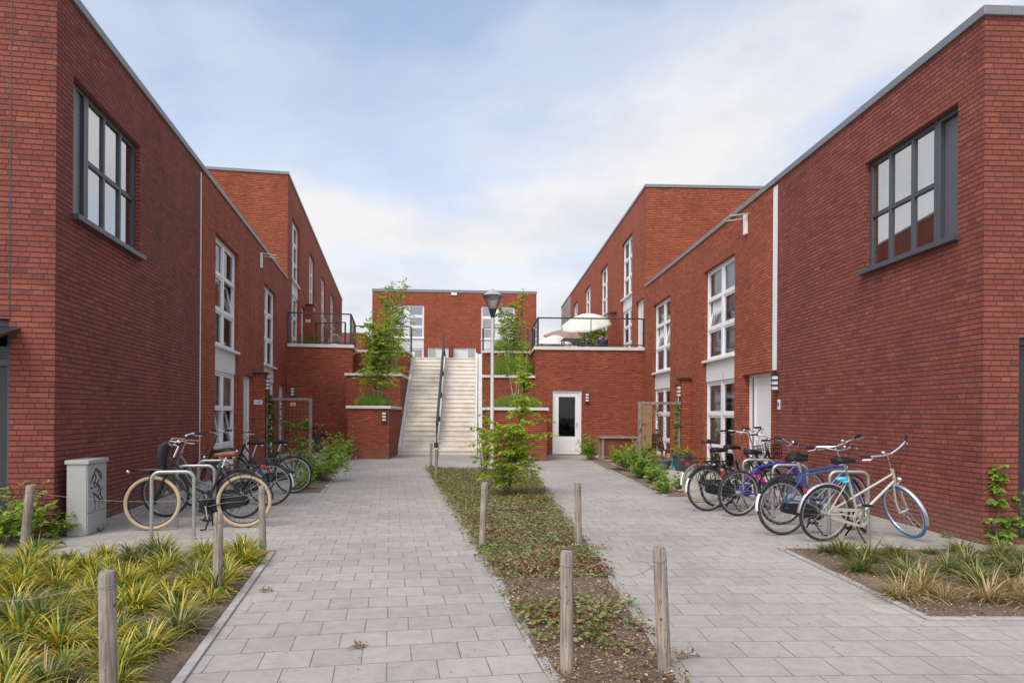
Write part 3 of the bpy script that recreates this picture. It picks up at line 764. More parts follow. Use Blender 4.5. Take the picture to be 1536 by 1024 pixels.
terraceR = thing('terraced_house', 'orange red brick terrace on the right with a wide white front door', 'house', FR.w(0,0), FR.rz)
oAr, zAr = column(FR, terraceR, 1056.3, 1102.3, 408.5, 542, 573, 0.12)
oBr, zBr = column(FR, terraceR, 980.2, 1005.6, 458, 560, 584, 0.12)
dAr = door_op(FR, 1113.8, 1160.8, 563); dAr = (dAr[0], jR-0.1+.175, dAr[2], dAr[3]); dBr = door_op(FR, 1012.3, 1021.5, 577)
TXR = jR-0.10
dAr_w = (dAr[0], TXR-0.001, dAr[2], dAr[3])
# door A reaches the party wall, so its opening is cut to the very end of the terrace
mbw = MB(); wall_face(mbw, (0,0,0), (1,0,0), (0,-1,0), eR+.004, TXR, 0, HR, [oAr, oBr, (dAr[0], TXR, 0.0, dAr[3]), dBr], 0.22)
wall_face(mbw, (TXR,0,0), (0,1,0), (1,0,0), 0, 9, 0, HR, [(-1, 0.3, -1, dAr[3])], 0.02)
wall_face(mbw, (0,9,0), (-1,0,0), (0,1,0), -TXR, -eR, 0, HR, [], 0.1)
mbw.build('wall', 'brick_far', terraceR, uv=True)
MB().box(eR+.02, TXR-.02, .02, 8.98, HR-.25, HR-.1).build('roof', 'roofing', terraceR)
coping(terraceR, eR+.04, TXR+0.230, 9.0, HR, sides='')
fill_column(terraceR, oAr, zAr, tilt_up={(0,1)}, cu=[(0.0,1.,.0,.34),(.0,.34,.345,1.),(.52,1.,.66,1.),(.72,1.,.345,.655)], blind={(1,1)}, cl=[(0.0,.40,.24,1.), (.64,1.,.24,1.)])
fill_column(terraceR, oBr, zBr, tilt_up={(0,1),(1,1)}, blind={(0,2),(1,2)}, cu=[(.0,.42,.0,1.),(.52,.85,.0,.66)], cl=[(.0,.48,.0,1.),(.6,1.,.3,1.)])
door(terraceR, dAr[0], XR0-.004, 0.06, dAr[3], 0.16, side=0.2, sidepos='l'); door(terraceR, *dBr, REC)
pr_, pyr, pzr = pier(FR, terraceR, 1037, 1023, 569.5)
br = FR.hit(1118, 318)[0]
mbk = MB(); mbk.bar((br-.22,-.42,HR-.32),(br-.22,-.002,HR-.26),.03,.03); mbk.bar((br+.22,-.42,HR-.32),(br+.22,-.002,HR-.26),.03,.03); mbk.bar((br-.26,-.42,HR-.32),(br+.26,-.42,HR-.32),.035,.03)
mbk.build('roof_bracket', 'lamp_cap', terraceR)
MB().box(br+.02,br+.16,-.06,-.002,HR-.70,HR-.25).build('overflow_spout', 'white', terraceR, bevel=0.004)
t = thing('downpipe', 'broad white downpipe running down to the white door frame on the right', 'downpipe', FR.w(jR, 0), FR.rz)
MB().box(-.085, .155, 0.012, 0.13, dAr[3]+.01, HR-.10).build('pipe', 'white', t, bevel=0.006)

farR = thing('brick_block', 'taller red brick block with a pale end wall rising behind the parasol on the right', 'apartment block', FR.w(0,0), FR.rz)
ops, fills = [], []
for near, far, head, sl, pn in ((948.6, 933.2, 347.5, 437.5, 457), (911.6, 901.2, 394, 467, 482), (885.6, 877.4, 426, 487, 497), (866.0, 860.0, 450.5, 500, 508)):
    o_, z_ = column(FR, farR, near, far, head, sl, pn, ZD+0.12)
    ops.append(o_); fills.append((o_, z_))
dfr = door_op(FR, 965.3, 954, 445, ZD+0.06); ops.append(dfr)
shell('wall', farR, fR, eR, 9.0, 0, HRf, ops, 'brick_far', REC)
mbw = MB(); wall_face(mbw, (0,0,0), (1,0,0), (0,-1,0), gR, fR-.003, 0, HRf, [], .1); wall_face(mbw, (gR,0,0), (0,-1,0), (-1,0,0), -9, 0, 0, HRf, [], .1)
mbw.build('pale_wall', 'brick_beige', farR, uv=True)
coping(farR, gR, eR, 9.0, HRf)
for k, (o_, z_) in enumerate(fills): fill_column(farR, o_, z_, cu=[(0.5, 1., 0.0, 1.)] if k % 2 else [(.0,.3,0,1),(.54,.9,.0,.33)], cl=[(.52,1.,.0,1.)])
door(farR, *dfr, REC)
pier(FR, farR, 924.5, 915.8, 470, z0=ZD)

# ---- building behind the deck ------------------------------------------------
WC = 11.62
zC = at(680, 436.5, FC.o.y+.5).z
back = thing('brick_building', 'two storey red brick building with two white doors at the head of the staircase', 'apartment block', FC.w(0,0), FC.rz)
def cpx(px, py): return FC.hit(px, py)
wa = (cpx(588,0)[0], cpx(639,0)[0], ZD+.1, cpx(615,457.5)[1]); wb = (cpx(724.5,0)[0], cpx(775,0)[0], ZD+.1, cpx(750,460)[1])
dz = cpx(680, 521.5)[1]
da = (cpx(645,0)[0], cpx(676,0)[0], ZD+.05, dz); db = (cpx(683,0)[0], cpx(717,0)[0], ZD+.05, dz)
shell('wall', back, 0, WC, 9.0, 0, zC, [wa, wb, da, db], 'brick_far', 0.1)
coping(back, 0, WC, 9.0, zC, h=0.2)
for w_, cu in ((wa, [(0,1,0,1)]), (wb, [(0,1.,0,1)])):
    zs = interp(w_[2], w_[3], .36); zp = interp(w_[2], w_[3], .30)
    zs = cpx(615, 507)[1] if w_ is wa else cpx(750, 509)[1]; zp = cpx(615, 522)[1]
    u_ = window(back, w_[0], w_[1], [zs, interp(zs,w_[3],.34), interp(zs,w_[3],.66), w_[3]], 0.06, 2, 'white', curtains=cu, fw=.08, mw=.30, tw=.13)
    spandrel(u_, w_[0], w_[1], zp+.002, zs-.05, 0.06)
    window(back, w_[0], w_[1], [w_[2], zp], 0.06, 2, 'white', curtains=cu, fw=.08, mw=.30, tw=.13, sill=False)
door(back, *da, 0.06, side=0.5, sidepos='l'); door(back, *db, 0.06, side=0.5, sidepos='r', handle='l')
MB().box(da[1]+.05, db[0]-.02, -.45, -.004, ZD, dz+.1).build('brick_pier', 'wood_red', back, uv=False)
cl_ = cpx(681, 441)
MB().box(cl_[0]-.2, cl_[0]+.2, -.08, -.003, cl_[1]-.09, cl_[1]+.09).build('bulkhead_light', 'lamp_white', back, bevel=0.01)
for a_ in (-.075, WC+.003): MB().box(a_, a_+.07, -.04, .1, ZD, zC-.16).build('corner_trim', 'white', back)
dist = thing('brick_house', 'low distant pinkish brick house seen through the left deck railing', 'house', (-22.5, 78, 0), 0.1)
MB().box(-4, 5.5, 0, 8, 0, 10.6).build('wall', 'brick_far', dist, uv=True)
MB().box(-4.05, 5.55, -.05, 8.05, 10.6, 10.75).build('roof_coping', 'coping', dist)

# ------------------------------------------------------------------ deck podiums, stairs and planters
def rail_run(parent, pts, z, hgt, every=1.5, glass=True):
    """railing along a polyline: posts, top rail, bottom rail, glass panels"""
    post, pane = MB(), MB()
    for i in range(len(pts)-1):
        a, b = Vector(pts[i]), Vector(pts[i+1]); L = (b-a).length; n = max(1, round(L/every))
        A, B = Vector((a.x, a.y, z)), Vector((b.x, b.y, z))
        MB().bar(A+Vector((0,0,hgt)), B+Vector((0,0,hgt)), .06, .05).build('handrail', 'rail', parent, bevel=.004)
        MB().bar(A+Vector((0,0,.09)), B+Vector((0,0,.09)), .035, .04).build('bottom_rail', 'rail', parent)
        for k in range(n+1):
            if k == 0 and i > 0: continue
            p = A.lerp(B, k/n); w = .075 if (k == 0 or k == n) else .03
            MB().box(p.x-w/2, p.x+w/2, p.y-w/2, p.y+w/2, z, z+hgt-.026).build('post', 'rail', parent)
        if glass:
            d = (B-A).normalized()*.05
            pane.add([A+d+Vector((0,0,.14)), B-d+Vector((0,0,.14)), B-d+Vector((0,0,hgt-.05)), A+d+Vector((0,0,hgt-.05))], [(0,1,2,3)])
    if pane.v: pane.build('glass_panel', 'rail_glass', parent)

zcl = FL.hitx(480, 515, eL-.30)[1]; zcr = FR.hitx(884, 519, eR+.30)[1]
yl = FL.hitx(529, 515, eL)[0]; yr = FR.hitx(803, 519, eR)[0]
podL = thing('brick_podium', 'red brick podium wall below the left roof deck with a pale concrete coping', 'podium', FL.w(eL,0), FL.rz)
MB().box(0, 18, yl, -.004, 0, zcl-.12).build('wall', 'brick_deck', podL, uv=True)
MB().box(-.05, .3, yl-.05, -.02, zcl-.12, zcl).build('coping', 'concrete', podL, bevel=.006)
MB().box(.303, 3.4, yl-.05, yl+.3, zcl-.12, zcl).build('coping', 'concrete', podL, bevel=.006)
railL = thing('deck_railing', 'dark steel and glass railing on the left roof deck in front of the pots', 'railing', FL.w(eL,0), FL.rz, 'railings of the roof deck')
rail_run(railL, [(.12, -.02), (.12, yl+.08), (3.3, yl+.08)], zcl, FL.hitx(480, 470, eL+.12)[1]-zcl, 1.4)

podR = thing('brick_podium', 'red brick podium wall below the right roof deck with a white glazed door in it', 'podium', FR.w(eR,0), FR.rz)
pdx = [FR.hitx(p, 640, eR)[0] for p in (828.8, 872.2)]
dzt2 = FR.hitx(850, 585.5, eR)[1]
mbw = MB()
wall_face(mbw, (0,0,0), (0,1,0), (1,0,0), yr, -.004, 0, zcr-.12, [(pdx[0], pdx[1], 0.03, dzt2)], 0.12)
wall_face(mbw, (0,yr,0), (1,0,0), (0,-1,0), -18, 0, 0, zcr-.12, [], .1)
mbw.add([(0,yr,zcr-.12),(0,-.004,zcr-.12),(-18,-.004,zcr-.12),(-18,yr,zcr-.12)], [(0,1,2,3)])
mbw.build('wall', 'brick_deck', podR, uv=True)
MB().box(-.3, .05, yr-.05, -.02, zcr-.12, zcr).build('coping', 'concrete', podR, bevel=.006)
MB().box(-3.4, -.303, yr-.05, yr+.3, zcr-.12, zcr).build('coping', 'concrete', podR, bevel=.006)
# the door leaf is built facing -y in its own frame, then turned to face the courtyard
before = set(bpy.data.objects)
door(podR, 0, pdx[1]-pdx[0], 0.03, dzt2, 0.04, kind='glazed', handle='r', fw=.07)
for o in set(bpy.data.objects) - before:
    if o.parent is podR:
        o.matrix_local = Matrix.Translation((0, pdx[0], 0)) @ Matrix.Rotation(R(90), 4, 'Z')
railR = thing('deck_railing', 'dark steel and glass railing on the right roof deck in front of the parasol', 'railing', FR.w(eR,0), FR.rz, 'railings of the roof deck')
rail_run(railR, [(-.12, -.02), (-.12, yr+.1), (-3.2, yr+.1)], zcr, FR.hitx(884, 477.5, eR-.12)[1]-zcr, 2.0)

# deck floor
dk = MB(); dk.prism([FL.w(eL+.35, -.01).to_2d(), FL.w(eL+.35, yl+.35).to_2d(), FL.w(eL+3.35, yl+.35).to_2d(), (-4.2, 30.2), (1.0, 30.2), FR.w(eR-3.4, yr+.35).to_2d(), FR.w(eR-.35, yr+.35).to_2d(), FR.w(eR-.35, -.01).to_2d(), (3.2, 62), (-14.5, 62)], ZD-.3, ZD)
tag(dk.build('deck', 'deck_tile'), None, None, kind='structure')

# stairs
st = thing('staircase', 'pale concrete outdoor staircase rising between the brick planters to the roof deck', 'staircase', FS.w(0,0), FS.rz)
NR = 22; RISE = ZD/NR; GO = 5.2/NR
W0, W1, D0, D1 = 0.12, 2.78, 1.33, 1.47
for a0, a1 in ((W0, D0), (D1, W1)):
    mb = MB()
    for i in range(NR):
        z = (i+1)*RISE
        y1 = 5.2+.4 if i == NR-1 else (i+1)*GO
        # a rounded nosing overhangs each riser
        mb.box(a0, a1, i*GO, 5.6, i*RISE+(0.0005 if i else 0), z-.05)
        mb.box(a0, a1, i*GO-.025, 5.6, z-.0495, z)
    mb.build('flight', 'steps', st, bevel=.006)
def stringer(a0, a1, lift, y0=-.05):
    s = ZD/5.2; n = 0
    mb = MB(); pr = [(y0, 0), (y0, lift+0.0), (5.2, ZD+lift), (5.6, ZD+lift), (5.6, 0)]
    vs = [(a0, y, z) for y, z in pr] + [(a1, y, z) for y, z in pr]; k = len(pr)
    fs = [tuple(range(k)), tuple(reversed(range(k, 2*k)))] + [(i, i+k, (i+1)%k+k, (i+1)%k) for i in range(k)]
    return mb.add(vs, fs)
for a0, a1, l in ((0, W0-.002, .26), (D0+.002, D1-.002, .2), (W1+.002, W1+.10, .24), (W1+.125, W1+.29, .20)):
    stringer(a0, a1, l).build('stringer', 'concrete', st, bevel=.008)
hr = MB(); xm = (D0+D1)/2
hr.bar((xm, 0.05, 1.12), (xm, 5.2, ZD+1.05), .075, .10); hrl = hr.build('handrail', 'rail', st, bevel=.006)
hr = MB(); hr.bar((xm, 0.05, 0.50), (xm, 5.2, ZD+.43), .03, .05); hr.build('handrail', 'rail', st)
hr = MB(); hr.bar((xm, 0.10, 0.835), (xm, 5.15, ZD+.75), .012, .40); hr.build('infill_panel', 'rail', st)
for k in range(5):
    y = interp(.1, 5.1, k/4); zb = y/5.2*ZD + .2
    MB().box(xm-.025, xm+.025, y-.03, y+.03, zb, zb+.87).build('post', 'rail', st)
    MB().box(xm-.09, xm+.055, y-.09, y+.09, zb-.02, zb+.17).build('post_base', 'dark', st, bevel=.006)

def planter(label, a0, a1, b0, b1, z, right_ret=True, left_ret=True, ext=None):
    t = thing('brick_planter', label, 'planter', FS.w(a0, b0), FS.rz, 'stepped brick planters beside the staircase')
    w, d = a1-a0, b1-b0
    mb = MB().box(0, w, 0, d, 0, z-.1)
    mb.build('wall', 'brick_deck', t, uv=True)
    MB().box(-.06, w+.06, -.06, .22, z-.1, z-.008).build('coping', 'concrete', t, bevel=.006)
    if right_ret: MB().box(w-.22, w+.06, .223, d-.004, z-.1, z-.008).build('coping', 'concrete', t, bevel=.006)
    if left_ret: MB().box(-.06, .22, .223, d-.004, z-.1, z-.008).build('coping', 'concrete', t, bevel=.006)
    MB().box(.222, w-.222, .224, d-.006, z-.1, z-.05).build('earth', 'soil', t)
    return t
def sz(px, py, a, b):
    p = FS.w(a, b); return at(px, py, p.y).z
z1L = sz(560, 608, -.6, -2.3); z2L = sz(560, 559.5, -.6, .9); z3L = sz(600, 525, -.6, 3.6)
planter('lowest brick planter left of the staircase with a lamp on its front', -1.36, -.02, -2.34, .896, z1L)
planter('middle brick planter left of the staircase behind the lowest tier', -2.04, -.02, .90, 3.596, z2L)
planter('top brick planter left of the staircase level with the deck', -2.30, -.02, 3.60, 6.2, z3L)
z1R = sz(780, 610.5, 4, -3.06); z2R = sz(790, 562.5, 4, .26); z3R = sz(780, 526, 4, 2.95)
planter('lowest brick planter right of the staircase behind the leafy young tree', 3.10, 5.12, -3.06, .256, z1R)
planter('middle brick planter right of the staircase beside the glazed door wall', 3.10, 5.18, .26, 2.946, z2R)
planter('top brick planter right of the staircase below the deck railing', 3.10, 5.10, 2.95, 5.6, z3R)
rc = thing('deck_railing', 'dark railing behind the top planter left of the stair head', 'railing', FS.w(0,0), FS.rz, 'railings of the roof deck')
rail_run(rc, [(-2.6, 5.75), (-.1, 5.75)], ZD+.05, 1.38, 2.6)
rc = thing('deck_railing', 'dark railing behind the top planter right of the stair head', 'railing', FS.w(0,0), FS.rz, 'railings of the roof deck')
rail_run(rc, [(3.1, 4.3), (5.02, 4.3)], ZD+.05, 1.2, 2.0)

# wall lamps and number plates
p = FL.w(pa+.14, py_-.0, at(401, 576, 20).z); wall_lamp(p, FL.rz, 'slatted wall lamp on the brick pier end left of the ivy trellis')
x_ = FL.hitx(439, 587, eL); wall_lamp(FL.w(eL-.001, x_[0], x_[1]), FL.rz - math.pi/2, 'slatted wall lamp on the left podium wall above the trellis')
q = at(576.5, 624, FS.w(-.5,-2.34).y); a_, _ = FS.l(q.x, q.y); wall_lamp(FS.w(a_, -2.341, q.z), FS.rz, 'slatted wall lamp on the front of the lowest planter left of the stairs')
x_ = FR.hitx(880.5, 595.5, eR); wall_lamp(FR.w(eR+.001, x_[0], x_[1]), FR.rz + math.pi/2, 'slatted wall lamp on the podium wall right of the glazed door')
z_ = FR.hit(1020, 588)[1]; wall_lamp(FR.w(pr_-.16, pyr-.0, z_), FR.rz, 'slatted wall lamp on the brick pier end right of the trellis')
z_ = FR.hit(1160, 574)[1]; wall_lamp(FR.w(jR+.20, -.0, z_) , FR.rz, 'slatted wall lamp beside the wide white front door')
x_, z_ = FL.hitx(387.3, 603, pa); plate(FL.w(pa-.002, x_, z_), FL.rz - math.pi/2, '118', 'white house number plate on the left brick pier beside the white door')
x_, z_ = FL.hitx(439.5, 606, eL); plate(FL.w(eL-.002, x_, z_), FL.rz - math.pi/2, '85', 'white house number plate on the podium wall seen through the left trellis', w=.2)
x_, z_ = FR.hit(1165.8, 606.5); plate(FR.w(x_+.10, -.002, z_), FR.rz, '88', 'small upright white house number plate beside the wide white front door', w=.11, h=.2, vertical=True)
x_, z_ = FL.hitx(462, 481, pf[0]); plate(FL.w(pf[0]-.002, x_, z_), FL.rz - math.pi/2, '83', 'white house number plate on the brick pier up on the left deck', w=.22)

# ------------------------------------------------------------------ ground, paths and beds
def flat(name, poly, z, mat, kind='structure'):
    mb = MB(); mb.add([(p[0], p[1], z) for p in poly], [tuple(range(len(poly)))])
    return tag(mb.build(name, mat), None, None, kind=kind)
flat('ground', [(-400,-200),(400,-200),(400,700),(-400,700)], -0.02, plain('earth', (0.2, 0.18, 0.15), 0.95))
bedC_l = [G(*p) for p in ((639,703),(660,735),(688,779),(722,838),(750,886),(783,952),(824,1020),(846,1056))]
bedC_r = [G(*p) for p in ((800,706),(820,738),(840,767),(868,804),(893,835),(930,885),(968,938),(1012,994),(1036,1030))]
mid = [((a[0]+b[0])/2, (a[1]+b[1])/2) for a, b in ((bedC_l[-1], bedC_r[-1]), (bedC_l[0], bedC_r[0]))]
# left path and bike parking on the left follow the left wing, the right ones the right wing
flat('path', [(-16,-6),(mid[0][0]-.05,-6),mid[0],mid[1],(-2.2,25.4),(-2.2,31),(-16,31)], 0.0, 'pav_left')
flat('path', [(mid[0][0]-.05,-6),(16,-6),(16,31),(-2.2,31),(-2.2,25.4),mid[1],mid[0]], 0.0, 'pav_right')
def bed(name, poly, mat='soil', lift=0.03, n=26, seed=0, bumpy=0.03):
    """soil sheet, clipped to the polygon, gently mounded"""
    import mathutils
    xs = [p[0] for p in poly]; ys = [p[1] for p in poly]
    mb = MB(); vs = [(p[0], p[1], 0.004) for p in poly]
    me = bpy.data.meshes.new(name); me.from_pydata(vs, [], [tuple(range(len(poly)))])
    import bmesh
    bm = bmesh.new(); bm.from_mesh(me)
    for axis, lo, hi in ((0, min(xs), max(xs)), (1, min(ys), max(ys))):
        k = int((hi-lo)/0.16)
        for i in range(1, k):
            c = lo + (hi-lo)*i/k
            co = (c,0,0) if axis == 0 else (0,c,0); no = (1,0,0) if axis == 0 else (0,1,0)
            bmesh.ops.bisect_plane(bm, geom=bm.verts[:]+bm.edges[:]+bm.faces[:], plane_co=co, plane_no=no)
    bnd = {v for e in bm.edges if e.is_boundary for v in e.verts}
    for v in bm.verts:
        if v not in bnd:
            v.co.z = lift + bumpy*(mathutils.noise.noise(v.co*2.3) + .5*mathutils.noise.noise(v.co*7.0))
            v.co.z = max(v.co.z, 0.006)
    bm.to_mesh(me); bm.free(); me.materials.append(M[mat]); me.shade_smooth()
    o = bpy.data.objects.new(name, me); COL.objects.link(o)
    return tag(o, None, None, kind='structure')
polyC = bedC_l + list(reversed(bedC_r))
bed('soil_bed', polyC)
polyL = [G(404,829), G(262,1020), G(215,1080), G(-120,1080), G(-120,846)]
bed('soil_bed', polyL)
polyR = [G(1165,822), G(1392,931), G(1700,931), G(1700,828), G(1475,825)]
bed('soil_bed', polyR)
def kerb(pts, side, w=.06):
    mb = MB()
    for a, b in zip(pts[:-1], pts[1:]):
        A, B = Vector((*a, 0)), Vector((*b, 0)); d = (B-A).normalized(); n = Vector((-d.y, d.x, 0))*side
        L = (B-A).length; k = max(1, round(L/1.0))
        for i in range(k):
            p = A + d*(L*i/k + .003); q = A + d*(L*(i+1)/k - .003); e = rnd.uniform(0, .006)
            mb.add([p, q, q+n*w, p+n*w, p+Vector((0,0,.016+e)), q+Vector((0,0,.016+e)), q+n*w+Vector((0,0,.016+e)), p+n*w+Vector((0,0,.016+e))],
                   [(0,3,2,1),(4,5,6,7),(0,1,5,4),(1,2,6,5),(2,3,7,6),(3,0,4,7)])
    return tag(mb.build('kerb', 'kerb', bevel=.004), None, None, kind='structure')
kerb(bedC_l, 1); kerb(bedC_r, -1); kerb([polyL[0], polyL[1], polyL[2]], 1); kerb([polyR[0], polyR[1], polyR[2]], 1)
# front gardens along the two terraces: soil strip outside, pale terrace slabs inside
def lstrip(x0, x1, y0, y1): return [FL.w(x0,y0).to_2d(), FL.w(x1,y0).to_2d(), FL.w(x1,y1).to_2d(), FL.w(x0,y1).to_2d()]
def rstrip(x0, x1, y0, y1): return [FR.w(x0,y0).to_2d(), FR.w(x1,y0).to_2d(), FR.w(x1,y1).to_2d(), FR.w(x0,y1).to_2d()]
aL = FL.l(*G(486,738.5)); bL_ = FL.l(*G(522,690)); iL = FL.l(*G(429,737.5))
gl = [tuple(p) for p in (FL.w(aL[0], aL[1]), FL.w(bL_[0], bL_[1]), FL.w(bL_[0], iL[1]), FL.w(aL[0], iL[1]))]
bed('soil_bed', [p[:2] for p in gl])
kerb([gl[0][:2], gl[1][:2]], 1)
flat('terrace', lstrip(aL[0]-.0, eL, iL[1]+.004, -.004), 0.004, 'pav_terrace')
aR = FR.l(*G(997,744.5)); bR_ = FR.l(*G(872,686)); iR = FR.l(*G(1037,744))
gr_ = [FR.w(aR[0], aR[1]), FR.w(bR_[0], bR_[1]), FR.w(bR_[0], iR[1]), FR.w(aR[0], iR[1])]
bed('soil_bed', [tuple(p)[:2] for p in gr_])
kerb([tuple(gr_[0])[:2], tuple(gr_[1])[:2]], -1)
flat('terrace', rstrip(eR, aR[0], iR[1]+.004, -.004), 0.004, 'pav_terrace')

def inside(p, poly):
    c = False; j = len(poly)-1
    for i in range(len(poly)):
        a, b = poly[i], poly[j]
        if (a[1] > p[1]) != (b[1] > p[1]) and p[0] < (b[0]-a[0])*(p[1]-a[1])/(b[1]-a[1])+a[0]: c = not c
        j = i
    return c

# ------------------------------------------------------------------ posts and wires
def post(base, top, dia, label, grp='round wooden posts around the planting beds'):
    b = Vector((*G(*base), 0)); d = ray(*top); t = b.y
    tp = Vector((d.x*t, t, H + d.z*t))
    hgt = tp.z; ax = (tp - b)
    o = thing('wooden_post', label, 'post', b, 0, grp)
    n = 20; mb = MB(); vs = []; rr = random.Random(int(base[0]*7+base[1]))
    wob = [rr.uniform(-.012, .012) for _ in range(n)]
    levels = [-.1, .02, hgt*.25, hgt*.5, hgt*.75, hgt-.03, hgt-.012, hgt]
    rads = [1.04, 1.03, 1.01, 1.0, .99, .98, .93, .82]
    for z, q in zip(levels, rads):
        for j in range(n):
            a = 2*math.pi*j/n; r_ = dia/2*q*(1+wob[j])
            if j == 3: r_ *= .93
            f = z/hgt
            vs.append((ax.x*f + r_*math.cos(a), ax.y*f + r_*math.sin(a), z))
    fs = []
    for i in range(len(levels)-1):
        for j in range(n): fs.append((i*n+j, i*n+(j+1)%n, (i+1)*n+(j+1)%n, (i+1)*n+j))
    fs.append(tuple(range((len(levels)-1)*n, len(levels)*n)))
    mb.add(vs, fs); mb.build('shaft', 'wood', o, smooth=True, angle=35)
    w = MB(); z = hgt-.075
    for k in range(2):
        w.torus(dia/2*1.02, .0022, (0,0,0), 24, 6)
    # wire turns lie flat around the post
    w2 = MB()
    for k in range(2):
        pts = [(ax.x*z/hgt + (dia/2*1.03)*math.cos(a), ax.y*z/hgt + (dia/2*1.03)*math.sin(a), z + k*.006 + .006*math.sin(a+k)) for a in [2*math.pi*i/20 for i in range(21)]]
        w2.tube(pts, .0022, 5, cap=False)
    w2.build('wire_turns', 'wire', o, smooth=True)
    return b + ax*(z/hgt), o
P = {}
P['l1'] = post((163,1052),(161,856),.085,'thick cracked wooden post standing nearest in the yellow sedge bed')[0]
P['l2'] = post((326,890),(328,768),.075,'wooden post in the yellow sedge bed in front of the black bike')[0]
P['l3'] = post((394.5,829),(392.5,728),.07,'wooden post at the far corner of the sedge bed beside the path')[0]
P['l4'] = post((36,826),(46,727),.085,'leaning wooden post between the green bush and the grey cabinet')[0]
P['c1'] = post((850,1012),(850,826),.077,'upright knotty wooden post at the bare near end of the middle bed')[0]
P['c2'] = post((997,1010),(989,820),.078,'leaning dark wooden post at the near right corner of the middle bed')[0]
P['c3'] = post((723,824),(727,723),.075,'wooden post on the left edge of the middle bed in front of the young tree')[0]
P['c4'] = post((868,822),(866.5,724),.075,'wooden post on the right edge of the middle bed between tree and path')[0]
P['c5'] = post((654,718),(655,673),.072,'shorter of the two wooden posts at the far left corner of the middle bed')[0]
P['c6'] = post((646,702),(647,664),.07,'hindmost of the two wooden posts in front of the staircase')[0]
P['c7'] = post((795,719),(795,682),.075,'wooden post to the right of the young tree trunk')[0]
P['c8'] = post((780,702),(780,668),.07,'wooden post half hidden behind the young tree leaves')[0]
def wire(a, b, sag, label, wob=0.0):
    mb = MB(); pts = []
    for i in range(25):
        t = i/24; p = a.lerp(b, t); p.z -= sag*4*t*(1-t); p.z += wob*math.sin(t*19)*t*(1-t)
        pts.append(p)
    mb.tube(pts, .0016, 5)
    return tag(mb.build('fence_wire', 'wire', smooth=True), label, 'wire', 'wires strung between the wooden posts')
wire(P['c3'], P['c1'], .03, 'wire from the left bed post down to the near knotty post')
wire(P['c1'], P['c2'], .01, 'wire between the two nearest posts of the middle bed', .05)
wire(P['l4'], P['l3'], .10, 'wire crossing in front of the cabinet and the black bike')
wire(P['l3'], P['l2'], .04, 'short wire between the two sedge bed posts by the path')
e = Vector(P['l1']); wire(e, e + Vector((-1.4, -.25, -.10)), .03, 'wire running left from the thick nearest post', .03)
wire(P['c4'], P['c2'], .42, 'slack wire on the paving right of the middle bed')

# ------------------------------------------------------------------ utility cabinet
ca = Vector((*G(131,803.5), 0))
al = FL.l(ca.x, ca.y); far = FL.hit(160, 760, al[1])[0]; near_y = FL.hitx(99.5, 760, al[0])[0]
cw = far-al[0]; cd = near_y-al[1]
cab = thing('utility_cabinet', 'pale grey street cabinet with black graffiti standing against the left brick wall', 'utility cabinet', FL.w(al[0], al[1]), FL.rz)
ch = at(131, 690, ca.y).z
cw = max(.45, cw)
MB().box(0, cw, 0.012, cd, 0, ch-.05).build('body', 'cabinet', cab, bevel=.006)
MB().box(.01, cw-.01, 0, .011, .27, ch-.055).build('door', 'cabinet', cab, bevel=.003)
MB().box(.01, cw-.01, 0, .011, .01, .262).build('plinth_panel', 'cabinet', cab, bevel=.003)
MB().box(-.018, cw+.018, -.018, cd+.018, ch-.05, ch).build('lid', 'cabinet', cab, bevel=.008)
lk = MB(); lk.lathe([(.0,0),(.022,0),(.022,.008),(.0,.008)], 14); lk.v = [(x+cw*.5, -z-.002, y+ch-.12) for x, y, z in lk.v]; lk.build('lock', 'zinc', cab, smooth=True)
gm = MB()
def stroke(pts, w=.010):
    pts = [(cw*x, -.0035, .27 + (ch-.33)*z) for x, z in pts]
    for a, b in zip(pts[:-1], pts[1:]): gm.bar(a, b, .003, w, (0,0,1))
stroke([(.10,.62),(.22,.70),(.40,.90),(.58,.76),(.72,.66)],.016); stroke([(.40,.90),(.66,.80),(.70,.70)],.014); stroke([(.20,.72),(.34,.80),(.42,.70),(.30,.62),(.46,.58),(.60,.66)],.014)
stroke([(.12,.52),(.26,.50)],.014); stroke([(.28,.62),(.36,.50),(.52,.56),(.62,.48)],.012); stroke([(.24,.40),(.44,.32),(.62,.22)],.012); stroke([(.74,.48),(.50,.26),(.40,.38)],.012)
stroke([(.52,.20),(.66,.22),(.80,.18)],.016); stroke([(.36,.26),(.36,.02)],.005); stroke([(.56,.20),(.56,.05)],.004); stroke([(.74,.18),(.74,.08)],.004); stroke([(.30,.40),(.32,.24),(.40,.20)],.008)
stroke([(.48,.58),(.56,.44),(.50,.40)],.012); stroke([(.62,.48),(.68,.28),(.78,.24)],.008)
gm.build('graffiti', 'ink', cab)

# ------------------------------------------------------------------ bike stands
def stand(a, b, hgt, label):
    a, b = Vector((*a, 0)), Vector((*b, 0)); d = (b-a).normalized(); L = (b-a).length; r_ = .09
    pts = [a, a + Vector((0,0,hgt-r_))]
    for k in range(1, 7):
        t = k/6*math.pi/2; pts.append(a + d*(r_*(1-math.cos(t))) + Vector((0,0,hgt-r_+r_*math.sin(t))))
    for k in range(0, 7):
        t = k/6*math.pi/2; pts.append(b - d*(r_*(1-math.sin(t))) + Vector((0,0,hgt-r_+r_*math.cos(t))))
    pts.append(b)
    mb = MB(); mb.tube([p - a for p in pts], .022, 12)
    o = mb.build('bike_stand', 'steel', smooth=True, angle=60); o.location = a
    return tag(o, label, 'bike stand', 'steel hoop stands for bikes')
stand(G(227,811), G(290.5,809), .80, 'nearest steel hoop bike stand in front of the cream tyred black bike')
pl_ = [Vector((*G(227,811),0)), Vector((*G(290.5,809),0))]
dv = Vector((dL.x, dL.y, 0))
